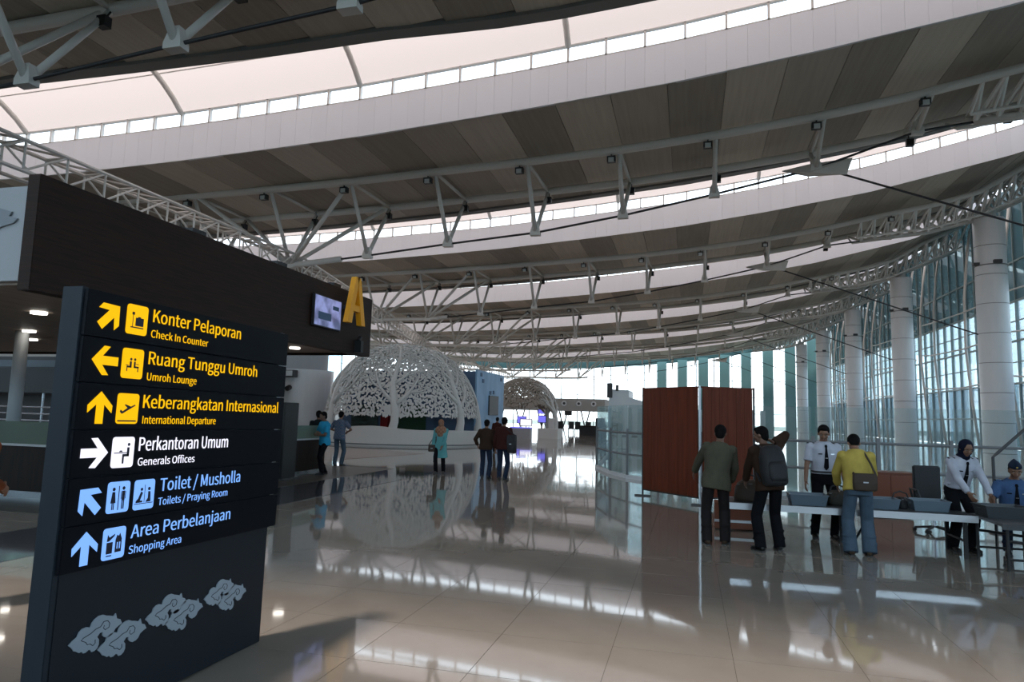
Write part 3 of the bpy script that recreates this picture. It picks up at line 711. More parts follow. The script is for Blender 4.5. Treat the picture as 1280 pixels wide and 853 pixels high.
# kiosk far behind the counter
kb = empty('shop_kiosk', (-28, 20.6, 0), 'black fronted kiosk with steel rails seen under the canopy behind the grey post', 'kiosk')
for a, b, nme, m in (((-6, -.3, 2.08), (6.5, .0, 3.0), 'black_band', 'black'), ((-6, -.35, 3.05), (6.2, -.3, 3.3), 'blue_strip', 'tray_blue'), ((-6, 1.6, 0), (6.5, 1.7, 3.6), 'rear_wall', 'dark_grey'),
                      ((-6, -.3, 0), (6.5, .0, .85), 'plinth', 'counter_dark'), ((-6, .0, .85), (6.5, .6, .9), 'worktop', 'counter_white')):
    MB().box(a, b).build(nme, m, kb)
for z in (1.05, 1.3, 1.55): MB().tube((-6, -.1, z), (6.4, -.1, z), .03).build('rail', 'steel', kb)
for k in range(9): MB().box((-6+1.5*k, -.12, .85), (-5.95+1.5*k, -.06, 2.1)).build('post', 'steel', kb)
pl = empty('pale_wall_panel', (-36, 30, 0), 'tall pale partition wall rising behind the black kiosk', 'partition')
MB().box((-14, 0, 0), (10.5, .4, 5.4)).build('wall_board', 'wall_pale', pl)

# big round column and patterned wall beside the dome
bc = empty('round_pillar', (-24.2, 39.5, 0), 'thick white round pillar behind the tree dome with a small lamp', 'pillar')
MB().tube((0, 0, 4.25), (0, 0, 9.2), 1.5, n=36).build('shaft', 'kiosk_white', bc, smooth=False)
MB().tube((0, 0, 0), (0, 0, 4.25), 1.9, n=36).build('base_cladding', 'column_clad', bc, smooth=False)
MB().box((-.2, -2.35, 3.72), (.75, -1.9, 4.15)).build('floodlight_box', 'dark_grey', bc); MB().box((-.1, -2.37, 3.78), (.65, -2.34, 4.1)).build('lamp_lens', 'lamp_glass', bc)
MB().tube((.25, -1.9, 3.1), (.25, -2.2, 3.0), .16, n=10).build('camera_dome', 'black', bc)
pw = empty('patterned_wall', (-24.5, 36.6, 0), 'pale relief wall with carved cloud pattern left of the tree dome', 'wall panel')
for i in range(5):
    for j in range(4): MB().box((-4.4+i*1.02, 0, .05+j*.95), (-3.4+i*1.02, .12+.05*((i+j) % 2), .97+j*.95)).build('relief_tile', 'lattice_wall', pw)

# ---------------------------------------------------------------- tree domes
def leaf(mb, p, nrm, ang, L, Wd, th=.03):
    u = nrm.orthogonal().normalized(); w = nrm.cross(u)
    # align 'down the surface' direction
    dn = Vector((0, 0, -1)); dn = (dn-nrm*dn.dot(nrm))
    if dn.length > .1: u = dn.normalized(); w = nrm.cross(u)
    a = u*math.cos(ang)+w*math.sin(ang); b = nrm.cross(a)
    pts = [p-a*L*.5, p-a*L*.22+b*Wd*.42, p+a*L*.12+b*Wd*.5, p+a*L*.5, p+a*L*.12-b*Wd*.5, p-a*L*.22-b*Wd*.42]
    mb.prism([q_-nrm*th/2 for q_ in pts], nrm*th)
def dome(root, Rr, Hh, z0, trunks, leafn, lm, tm, keep, seed, lsz=1, hole=17):
    rg = random.Random(seed)
    def S(th, ph, off=0):
        c = math.cos(ph)**.85 if ph < math.pi/2 else 0
        return Vector(((Rr+off)*c*math.cos(th), (Rr+off)*c*math.sin(th), z0+(Hh+off)*math.sin(ph)))
    def N(th, ph):
        return Vector((math.cos(ph)*math.cos(th)/Rr, math.cos(ph)*math.sin(th)/Rr, math.sin(ph)/Hh)).normalized()
    tips = []
    def branch(mb, th, ph, dirn, L, r, depth):
        pts = [S(th, ph)]; rs = [r]; n_ = 7
        for k in range(n_):
            st = L/n_; ph2 = ph+math.sin(dirn)*st/Hh; th2 = th+math.cos(dirn)*st/(Rr*max(.25, math.cos(ph)))
            th, ph = th2, min(ph2, 1.5); dirn += rg.uniform(-.12, .12)+(.10 if math.cos(dirn) > 0 else -.10)*(1 if depth < 2 else -1.6)
            pts.append(S(th, ph, .07)); rs.append(r*(1-.7*(k+1)/n_))
            tips.append((th, ph))
            if depth < 3 and k in (2, 4, 5):
                s_ = 1 if rg.random() < .5 else -1
                branch(mb, th, ph, dirn+s_*rg.uniform(.5, .95), L*.52, rs[-1]*.75, depth+1)
        mb.path(pts, rs, 6 if depth < 2 else 4)
    for th in trunks:
        tk = MB(); pts = []; rs = []
        for k in range(12):
            ph = -.0+1.30*(k/11)**1.1; pts.append(S(th+.03*math.sin(k), ph)); rs.append(.23*(1-.75*k/11))
        tk.path([Vector((pts[0].x, pts[0].y, .55))]+pts, [rs[0]*1.15]+rs, 10)
        tr_ = tk.build('trunk', tm, root, smooth=True)
        bm_ = MB()
        for ph, s_, L, r in ((.26, 1, 2.4, .12), (.30, -1, 2.4, .12), (.52, 1, 1.8, .085), (.58, -1, 1.8, .085), (.82, 1, 1.2, .05), (.88, -1, 1.2, .05)):
            branch(bm_, th, ph, math.pi/2-s_*.85, L*Rr/4.3, r, 0)
        bm_.build('branches', tm, root, smooth=True)['kind'] = 'stuff'
    lf = MB(); made = 0; cells = {}
    tries = 0
    while made < leafn and tries < leafn*14:
        tries += 1
        if tries % 3 == 0 and tips:
            th, ph = rg.choice(tips); th += rg.uniform(-.07, .07); ph += rg.uniform(-.08, .05)
        else: th = rg.uniform(-math.pi, math.pi); ph = math.asin(rg.uniform(math.sin(R(hole)), .995))
        # arched lower edge between the trunks
        dmin = min(abs((th-t+math.pi) % (2*math.pi)-math.pi) for t in trunks)
        lim = R(hole)-.02+.10*math.sin(dmin*5.5+seed)+(.05 if dmin < .1 else 0)
        if ph < lim or ph > 1.54: continue
        p = S(th, ph, rg.uniform(-.02, .05))
        if not keep(p): continue
        key = (round(p.x/(.155*lsz)), round(p.y/(.155*lsz)), round(p.z/(.155*lsz)))
        if key in cells: continue
        cells[key] = 1; made += 1
        low = ph < lim+.07
        leaf(lf, p, N(th, ph), rg.uniform(-.3, .3) if low else rg.uniform(-1.4, 1.4), (.34 if low else rg.uniform(.18, .28))*lsz, (.20 if low else rg.uniform(.09, .14))*lsz)
    o = lf.build('leaves', lm, root); o['kind'] = 'stuff'
    return root
d1 = empty('tree_dome', (-15.75, 36.2, 0), 'large white openwork dome of cut-out trees and leaves on a white planter', 'dome')
tk_ang = [R(-73), R(-22), R(20), R(-128), R(-175)]
dome(d1, 4.3, 4.75, .8, tk_ang, 4700, 'tree_white', 'tree_white', lambda p: p.y < 1.1 or p.z > 4.4, 3, 1, 9)
# planter: curved wall with a wavy top
rg_ = []
n_ = 72
inn, out = 4.05, 4.62
vs_, fs_ = [], []
for i in range(n_+1):
    t = R(-200)+R(235)*i/n_; h = .82+.22*math.exp(-((math.degrees(t)+88)/22)**2)-.03*math.sin(t*3)
    for r_, z_ in ((out, 0), (out, h), (inn, h), (inn, 0)): vs_.append((r_*math.cos(t), r_*math.sin(t), z_))
for i in range(n_):
    for k in range(4): fs_.append((4*i+k, 4*i+(k+1) % 4, 4*i+4+(k+1) % 4, 4*i+4+k))
fs_ += [(0, 3, 2, 1), (4*n_, 4*n_+1, 4*n_+2, 4*n_+3)]
MB().add(vs_, fs_).build('planter', 'planter_white', d1)
MB().path([((out+.02)*math.cos(R(-200)+R(235)*i/n_), (out+.02)*math.sin(R(-200)+R(235)*i/n_), .10) for i in range(n_+1)], .03, 5).build('shadow_gap', 'mid_grey', d1)  # grey tube standing in for the shade of a recessed planter foot
bh = empty('blue_house', (-16, 37.6, 0), 'blue printed box building standing inside and behind the tree dome', 'building')
MB().box((-4.3, 0, 0), (4.1, 5.8, 4.2)).build('walls', 'blue_front', bh)
MB().box((4.1, -.05, 0), (4.2, 5.9, 4.3)).build('sky_mural', 'blue_wall', bh)
MB().box((-.9, -.06, .1), (1.15, 0, 2.2)).build('green_door', 'green_door', bh); MB().box((-.35, -.075, 1.5), (0, -.06, 1.75)).build('notice', 'paper', bh)
MB().box((-3.6, -.08, .7), (-1.9, 0, 2.15)).build('picture_mural', 'photo_mural', bh)
MB().box((-1.55, -.4, .5), (-1.1, -.02, 1.5)).build('red_cabinet', 'red_paint', bh); MB().box((-.95+.05, -.3, .75), (-.6, -.08, 1.2)).build('red_box', 'red_paint', bh)
MB().box((4.2, 2.4, 1.7), (4.28, 4.4, 2.9)).build('framed_picture', 'dark_grey', bh)
mb = MB()
for k, (yy, zz) in enumerate(((1.0, 3.6), (2.6, 2.95), (3.3, 3.0), (5.0, 3.9), (.6, 3.95))): mb.box((4.2, yy, zz), (4.24, yy+.3, zz+.22))
mb.build('painted_birds', 'blue_front', bh)

d2 = empty('tree_dome', (-13.4, 56, 0), 'smaller far tree dome with brown mirrored leaves beyond the blue house', 'dome')
dome(d2, 3.1, 4.1, .75, [R(-20), R(-150), R(60), R(170)], 2600, 'tree_tan', 'tree_white', lambda p: True, 5, 1.05, 24)
mr = MB(); rg = random.Random(2)
for k in range(160):
    th = rg.uniform(R(-130), R(-40)); ph = rg.uniform(.75, 1.25)
    p = Vector((3.0*math.cos(ph)*math.cos(th), 3.0*math.cos(ph)*math.sin(th), .75+4.0*math.sin(ph)))
    leaf(mr, p, (p-Vector((0, 0, .7))).normalized()+Vector((rg.uniform(-.3, .3), 0, rg.uniform(-.3, .3))), rg.uniform(-1, 1), .28, .16)
mr.build('mirror_leaves', 'mirror', d2)['kind'] = 'stuff'
MB().box((1.9, -3.1, 0), (3.5, -1.3, .78)).build('planter', 'planter_white', d2)
MB().box((2.6, -2.3, .78), (3.0, -1.9, 1.6)).build('leg', 'tree_white', d2)
wc = empty('reception_counter', (-12.2, 50, 0), 'white counter with glowing violet edge in front of the far dome', 'counter')
MB().box((-.75, 0, 0), (.75, .7, .82)).build('body', 'counter_white', wc); MB().box((-.78, -.03, .80), (.78, .72, .88)).build('light_strip', 'violet_strip', wc)
for i, (x, y, z, w) in enumerate(((-12.6, 53.5, 1.2, .5), (-11.4, 54, 1.5, .35), (-13.2, 54.5, 1.4, .4))):
    s_ = empty('display_screen', (x, y, 0), ['bright display screen on a stand inside the far dome, behind the violet counter', 'small display screen at the right inside the far dome', 'display screen at the left inside the far dome'][i], 'screen')
    MB().box((-w, 0, z-.3), (w, .06, z+.3)).build('panel', 'black', s_); MB().box((-w+.05, -.01, z-.25), (w-.05, 0, z+.25)).build('picture', ['glow_white', 'violet_strip', 'violet_strip'][i], s_)
    MB().tube((0, .03, 0), (0, .03, z-.28), .04).build('stand', 'black', s_); MB().box((-.25, -.2, 0), (.25, .25, .03)).build('base', 'black', s_)

# ---------------------------------------------------------------- far end: bulkhead with nozzles, V-columns, seats
bk = empty('bulkhead', (-26, 110, 0), 'long grey bulkhead with round air nozzles under the end glazing', 'bulkhead')
MB().box((-22, 0, 2.75), (13, 6, 4.75)).build('box_beam', 'wall_pale', bk)
for k in range(14):
    x = -20+2.4*k; MB().tube((x, -.15, 3.95), (x, 0, 3.95), .42, n=14).build('nozzle', 'column_clad', bk); MB().tube((x, -.2, 3.95), (x, -.1, 3.95), .22, n=12).build('nozzle_core', 'dark_grey', bk)
for k in range(9):
    x = -19+3.6*k
    for dx in (-.7, .7): MB().tube((x, .5, 0), (x+dx, .5, 2.75), .11, n=8).build('v_post', 'dark_grey', bk)
for i, (x, z) in enumerate(((-17.2, 2.0), (-21.2, 2.1))):
    s_ = empty('hanging_screen', (x, 100, 0), ['dark flight screen hung before the far bulkhead', 'violet lit screen hung beside the far dome leg'][i], 'screen')
    MB().box((-.55, 0, z), (.55, .12, z+.65)).build('panel', 'black', s_)
    MB().tube((0, .1, 0), (0, .1, z), .05).build('post', 'black', s_)
    if i: MB().box((-.5, -.01, z+.05), (.5, 0, z+.6)).build('picture', 'violet_strip', s_)
cb = empty('black_counter', (-9.0, 66, 0), 'low black counter far down the hall left of the glass screen', 'counter')
MB().box((-1.2, 0, 0), (1.25, .9, .85)).build('body', 'black', cb); MB().box((-1.25, -.05, .85), (1.3, .95, .95)).build('top', 'dark_wood', cb); MB().box((.3, .2, .95), (1.2, .4, 1.7)).build('monitor', 'black', cb)
for i in range(4):
    x, y = -13.6+1.05*i*.9, 74+1.5*(i % 2)
    s_ = empty('waiting_chair', (x, y, 0), 'black waiting chair, %s of four between far dome and black counter' % ['first', 'second', 'third', 'fourth'][i], 'chair', 'waiting chairs down the hall')
    MB().box((-.3, -.3, .40), (.3, .3, .5)).build('seat', 'black', s_); MB().box((-.3, .25, .5), (.3, .35, 1.25)).build('backrest', 'black', s_)
    for dx in (-.26, .26): MB().box((dx-.03, -.25, 0), (dx+.03, .3, .40)).build('leg', 'steel', s_)

# ---------------------------------------------------------------- glass railing
PTS = [(-4.2, 46), (-4.0, 40), (-3.75, 34), (-3.5, 30), (-3.3, 27), (-3.08, 23.9), (-2.35, 21.5), (-1.72, 20.2), (-.8, 19.2), (.3, 18.3), (1.5, 17.7), (2.8, 17.25), (4.1, 17.0), (5.5, 16.85), (7.0, 16.8), (8.6, 16.8), (10.2, 16.8), (12, 16.8), (14, 16.8)]
rl = empty('glass_railing', (0, 20, 0), 'curving frosted glass railing with two grey rails behind the red screen and tables', 'railing')
def G(mb, name, m, **k):
    o = mb.build(name, m, rl, **k); o.location = (0, -20, 0); return o
for (a, b) in zip(PTS, PTS[1:]):
    A, B_ = Vector((*a, 0)), Vector((*b, 0)); d = (B_-A).normalized(); nn = Vector((-d.y, d.x, 0))*.012
    A2, B2 = A+d*.05, B_-d*.05
    G(MB().prism([A2-nn+Vector((0, 0, .1)), B2-nn+Vector((0, 0, .1)), B2-nn+Vector((0, 0, 2.1)), A2-nn+Vector((0, 0, 2.1))], nn*2), 'glass_panel', 'rail_glass')
    nn *= 5
    G(MB().prism([A-nn, B_-nn, B_-nn+Vector((0, 0, .1)), A-nn+Vector((0, 0, .1))], nn*2), 'base_kerb', 'column_clad')
    for z in (.68, 1.3): G(MB().tube((*a, z), (*b, z), .032, n=8), 'rail', 'mid_grey')
for a in PTS: G(MB().box((a[0]-.035, a[1]-.05, 0), (a[0]+.035, a[1]+.05, 1.42)), 'post', 'mid_grey')
# fin screen and escalator housing beyond the railing
fs2 = empty('fin_screen', (-1, 30, 0), 'row of upright grey-green glass fins behind the railing left of the red screen', 'screen')
for k in range(16):
    x = -2.4+.42*k; MB().box((x, 0, 0), (x+.16, .5, 2.15+.05*math.sin(k))).build('fin', 'fin_pale', fs2)
MB().box((-2.4, .2, .9), (4.4, .28, 1.0)).build('rail', 'mid_grey', fs2)
es = empty('escalator_housing', (-3.6, 40, 0), 'grey stepped housing with sloping top behind the glass fins', 'housing')
MB().prism([(-.9, 0, 0), (4, 0, 0), (4, 0, 1.9), (1.2, 0, 2.7), (.25, 0, 2.95), (.25, 0, 3.36), (-.9, 0, 3.4)], (0, 3, 0)).build('cladding', 'column_clad', es)
MB().box((-1.0, -.1, 2.9), (-.7, .1, 3.75)).box((-.5, -.1, 3.3), (-.35, .1, 3.65)).build('cap_posts', 'dark_grey', es)

# stair handrail at the right
sh = empty('handrail', (4.85, 13, 0), 'thin dark bent handrail rising to the right edge behind the seated officer', 'handrail')
MB().path([(0, 0, 0), (0, 0, 1.24), (.06, 0, 1.30), (.55, 0, 1.78), (1.3, 0, 2.5), (1.35, 0, 2.5), (1.35, 0, 0)], .025, 8).build('tube', 'dark_grey', sh)
MB().box((-.08, -.08, 0), (.08, .08, .02)).build('foot', 'dark_grey', sh)

# ---------------------------------------------------------------- folding red screen
fsn = empty('folding_screen', (.22, 14.7, 0), 'tall two-leaf folding screen of red-brown boards in silver frame', 'screen')
def leafp(a, b):
    A, B_ = Vector(a)-Vector((.22, 14.7, 0)), Vector(b)-Vector((.22, 14.7, 0)); d = (B_-A).normalized(); nn = Vector((-d.y, d.x, 0))*.02
    L = (B_-A).length; k = 6
    fr = empty('screen_leaf', (0, 0, 0)); fr.parent = fsn
    for i in range(k):
        p = A+d*(.03+(L-.06)*i/k); q_ = A+d*(.03+(L-.06)*(i+1)/k-.005)
        o = MB().prism([p-nn+Vector((0, 0, .16)), q_-nn+Vector((0, 0, .16)), q_-nn+Vector((0, 0, 2.38)), p-nn+Vector((0, 0, 2.38))], nn*2).build('board', 'red_board', fr)
    MB().prism([A-nn*1.2+Vector((0, 0, 2.38)), B_-nn*1.2+Vector((0, 0, 2.38)), B_-nn*1.2+Vector((0, 0, 2.41)), A-nn*1.2+Vector((0, 0, 2.41))], nn*2.4).build('top_rail', 'red_board', fr)
    MB().prism([A-nn*1.2+Vector((0, 0, .13)), B_-nn*1.2+Vector((0, 0, .13)), B_-nn*1.2+Vector((0, 0, .16)), A-nn*1.2+Vector((0, 0, .16))], nn*2.4).build('bottom_rail', 'black', fr)
leafp((-1.0, 15.82, 0), (.20, 14.62, 0)); leafp((.25, 14.62, 0), (1.31, 15.16, 0))
for (x, y, m) in ((-1.0, 15.82, 'black'), (.22, 14.6, 'aluminium'), (1.32, 15.16, 'black')):
    MB().tube((x-.22, y-14.7, 0), (x-.22, y-14.7, 2.42), .022, n=10).build('pole', m, fsn)
    MB().box((x-.22-.18, y-14.7-.03, 0), (x-.22+.18, y-14.7+.03, .03)).build('foot', 'dark_grey', fsn)

# ---------------------------------------------------------------- tables and things on them
tb = empty('inspection_table', (2.1, 10.75, 0), 'long low table with dark top and silver edge where bags are checked', 'table')
MB().box((-1.65, -.42, .53), (1.55, .38, .56)).build('tabletop', 'table_top', tb, bevel=.004)
MB().box((-1.65, -.44, .475), (1.55, -.42, .565)).build('front_edge', 'aluminium', tb); MB().box((-1.65, .38, .475), (1.55, .40, .565)).build('rear_edge', 'aluminium', tb)
for x in (-1.55, .05, 1.42):
    for y in (-.35, .32): MB().box((x-.022, y-.022, 0), (x+.022, y+.022, .53)).build('leg', 'black', tb)
    MB().tube((x, -.35, .22), (x, .32, .22), .015).build('stretcher', 'black', tb)
MB().box((.03, -.02, .1), (.07, .02, .53)).tube((.05, -.3, .05), (.45, .3, .45), .018).build('brace', 'black', tb)
t2 = empty('roller_table', (4.9, 10.15, 0), 'dark trestle table with black folding legs at the right edge', 'table')
MB().box((-1.25, -.55, .53), (1.3, .5, .565)).build('tabletop', 'table_top', t2, bevel=.004)
MB().box((-1.26, -.57, .50), (1.3, -.55, .57)).build('front_edge', 'dark_grey', t2)
for x in (-1.18, .1, 1.2):
    for y in (-.48, .42): MB().tube((x, y, 0), (x, y, .53), .02).build('leg', 'black', t2)
for y in (-.48, .42):
    MB().tube((-1.18, y, .36), (1.2, y, .12), .018).build('stretcher', 'black', t2)
    MB().tube((-1.18, y, .14), (.1, y, .14), .015).build('stretcher', 'black', t2)
def tray(loc, w, d, h, m, label, rz=0):
    t = empty('tray', loc, label, 'tray', 'security trays', rz=rz)
    mb = MB(); th = .012; k = .88
    def ring(s, z, t_): return [(-w/2*s+t_, -d/2*s+t_, z), (w/2*s-t_, -d/2*s+t_, z), (w/2*s-t_, d/2*s-t_, z), (-w/2*s+t_, d/2*s-t_, z)]
    rings = [ring(k, 0, 0), ring(1, h, 0), ring(1.04, h, 0), ring(1.04, h+.012, 0), ring(1, h+.012, th), ring(k, .012, th)]
    vs = [p for r_ in rings for p in r_]; fs = [(4*j+i, 4*j+(i+1) % 4, 4*j+4+(i+1) % 4, 4*j+4+i) for j in range(5) for i in range(4)]+[(3, 2, 1, 0), (20, 21, 22, 23)]
    mb.add(vs, fs).build('tub', m, t); 
    for s_ in (-1, 1): MB().box((s_*w*.5-.012, -.06, h-.05), (s_*w*.5+.012, .06, h-.03)).build('grip', m, t)
    return t
TT = .5601
tray((1.63, 10.66, TT), .50, .38, .14, 'tray_blue', 'grey-blue plastic tray between the backpack man and the officer in white')
tray((2.60, 10.72, TT), .40, .36, .13, 'tray_blue', 'light grey-blue tray half hidden behind the man in yellow')
tray((3.20, 10.78, TT), .46, .38, .13, 'tray_blue', 'grey-blue plastic tray on the table in front of the black chair')
tray((3.93, 10.36, .5651), .52, .40, .14, 'tray_dark', 'dark grey tray the headscarfed officer reaches into', .05)
tray((4.62, 10.2, .5651), .5, .4, .11, 'tray_dark', 'dark tray at the right edge before the seated officer', .1)
def bag(name, loc, w, d, h, m, label, cat='bag', rz=0, seed=0):
    b_ = empty(name, loc, label, cat, rz=rz); rg = random.Random(seed); rings = []
    for j in range(7):
        t = j/6; s_ = (1, 1.05, 1.04, 1.0, .93, .78, .5)[j]; n = 16
        rings.append([(w/2*s_*math.copysign(abs(math.cos(a))**.6, math.cos(a))+rg.uniform(-.006, .006), d/2*s_*math.copysign(abs(math.sin(a))**.6, math.sin(a))+rg.uniform(-.006, .006), h*t) for a in [2*math.pi*k/n for k in range(n)]])
    MB().loft(rings).build('bag_body', m, b_, smooth=True)
    MB().path([(-.10, 0, h*.93), (-.08, 0, h+.05), (0, 0, h+.08), (.08, 0, h+.05), (.10, 0, h*.93)], .011, 6).build('handle', 'black', b_)
    MB().path([(-w*.42, -d*.30, h*.80), (0, -d*.36, h*.84), (w*.42, -d*.30, h*.80)], .006, 5).build('zip', 'mid_grey', b_)
    return b_
bag('travel_bag', (2.07, 10.84, TT), .30, .30, .20, 'bag_olive', 'dark olive soft bag on the table before the officer in white', seed=1)
bag('travel_bag', (2.885, 10.86, TT), .13, .30, .15, 'bag_black', 'black soft bag between the two blue trays', seed=2)
bag('travel_bag', (.86, 10.72, TT), .42, .34, .30, 'bag_brown', 'dark brown bag at the table end beside the backpack man', seed=3)
# cartons / cabinet / office chair
wb = empty('wooden_crate', (.75, 11.75, 0), 'low red-brown wooden box on the floor under the table end', 'box')
MB().box((-.35, -.2, .02), (.35, .2, .42)).build('crate_body', 'wood_red', wb, bevel=.005); MB().box((-.36, -.21, .12), (.36, -.2, .16)).build('band', 'aluminium', wb)
wd = empty('wooden_cabinet', (3.65, 14.5, 0), 'red-brown wooden cabinet behind the man in yellow', 'cabinet')
MB().box((-.35, 0, .05), (.42, .5, .80)).build('cabinet_body', 'wood_red', wd, bevel=.006); MB().box((-.37, -.02, .80), (.44, .52, .83)).build('cabinet_top', 'wood_red', wd); MB().box((-.30, -.015, .1), (.03, 0, .77)).build('cabinet_door', 'wood_red', wd); MB().box((.05, -.015, .1), (.38, 0, .77)).build('cabinet_door', 'wood_red', wd)
oc = empty('office_chair', (3.84, 12.9, 0), 'black high-backed office chair behind the table', 'chair', rz=.1)
MB().box((-.21, .0, .50), (.21, .07, 1.06)).build('backrest', 'black', oc, bevel=.02); MB().box((-.25, -.45, .42), (.25, .03, .50)).build('seat', 'black', oc, bevel=.02)
for s_ in (-1, 1): MB().path([(s_*.24, -.02, .50), (s_*.29, -.05, .68), (s_*.29, -.32, .68), (s_*.24, -.35, .48)], .018, 6).build('armrest', 'black', oc)
MB().tube((0, -.2, .08), (0, -.2, .42), .03).build('gas_lift', 'steel', oc)
for k in range(5):
    a = R(72*k+10); MB().tube((0, -.2, .1), (.28*math.cos(a), -.2+.28*math.sin(a), .06), .018).tube((.28*math.cos(a), -.2+.28*math.sin(a)-.015, .03), (.28*math.cos(a), -.2+.28*math.sin(a)+.015, .03), .03, n=10).build('star_base_arm', 'black', oc)

# ================================================================== PEOPLE
def remesh(name, mb, voxel, m, parent, smooth=3, loc=None):
    me = mb.mesh('tmp'); mb.fix(me); o = bpy.data.objects.new('tmp', me); C.objects.link(o)
    r = o.modifiers.new('r', 'REMESH'); r.mode = 'VOXEL'; r.voxel_size = voxel; r.use_smooth_shade = True
    if smooth:
        s = o.modifiers.new('s', 'SMOOTH'); s.factor = .5; s.iterations = smooth
    dg = bpy.context.evaluated_depsgraph_get(); me2 = bpy.data.meshes.new_from_object(o.evaluated_get(dg))
    bpy.data.objects.remove(o); me2.materials.clear(); me2.polygons.foreach_set('use_smooth', [True]*len(me2.polygons))
    return link(name, me2, parent, loc, m)
V = lambda *a: Vector(a)
def ik(a, c, l1, l2, pole):
    d = c-a; L = min(d.length, (l1+l2)*.995); dn = d.normalized(); c = a+dn*L
    x = (l1*l1-l2*l2+L*L)/(2*L); h = math.sqrt(max(l1*l1-x*x, 0)); pd = pole-dn*pole.dot(dn)
    if pd.length < 1e-4: pd = V(0, -1, 0)
    return a+dn*x+pd.normalized()*h, c
def cap(mb, a, b, r1, r2, n=12):
    mb.tube(a, b, r1, r2, n); mb.ell(a, r1, r1, r1, n=n, m=6); mb.ell(b, r2, r2, r2, n=n, m=6)
def hand(mb, w, d, pn, side, curl=.5, fr=.009, sc=1):
    """w wrist, d direction of the palm, pn palm normal (towards the palm side); thumb leaves the side of the palm"""
    d = d.normalized(); pn = (pn-d*pn.dot(d)).normalized(); s = d.cross(pn)*side
    M = Matrix((s, pn, d)).transposed()
    mb.ell(w+d*.05*sc, .040*sc, .017*sc, .055*sc, M=M); mb.ell(w+d*.065*sc, .042*sc, .015*sc, .03*sc, M=M)
    for k, L in enumerate((.070, .080, .075, .058)):
        off = (-.030+.0205*k)*sc*-1
        p = w+d*.088*sc+s*off; dd = d.copy()
        for j, f in enumerate((.45, .32, .23)):
            a = curl*(.55+.45*j); dd = (dd*math.cos(a)+pn*math.sin(a)).normalized() if j or curl > .3 else (d+pn*.1).normalized()
            q_ = p+dd*L*f*sc*1.08+s*off*.08; rr = fr*(1-.10*j)*sc; cap(mb, p, q_, rr, rr*.93, 8); p = q_
    p = w+d*.025*sc+s*.030*sc
    q_ = p+(d*.55+s*.75+pn*.25).normalized()*.042*sc; cap(mb, p, q_, fr*1.35*sc, fr*1.15*sc, 8)
    q2 = q_+(d*.9+s*.15+pn*.35).normalized()*.032*sc; cap(mb, q_, q2, fr*1.15*sc, fr*.95*sc, 8)
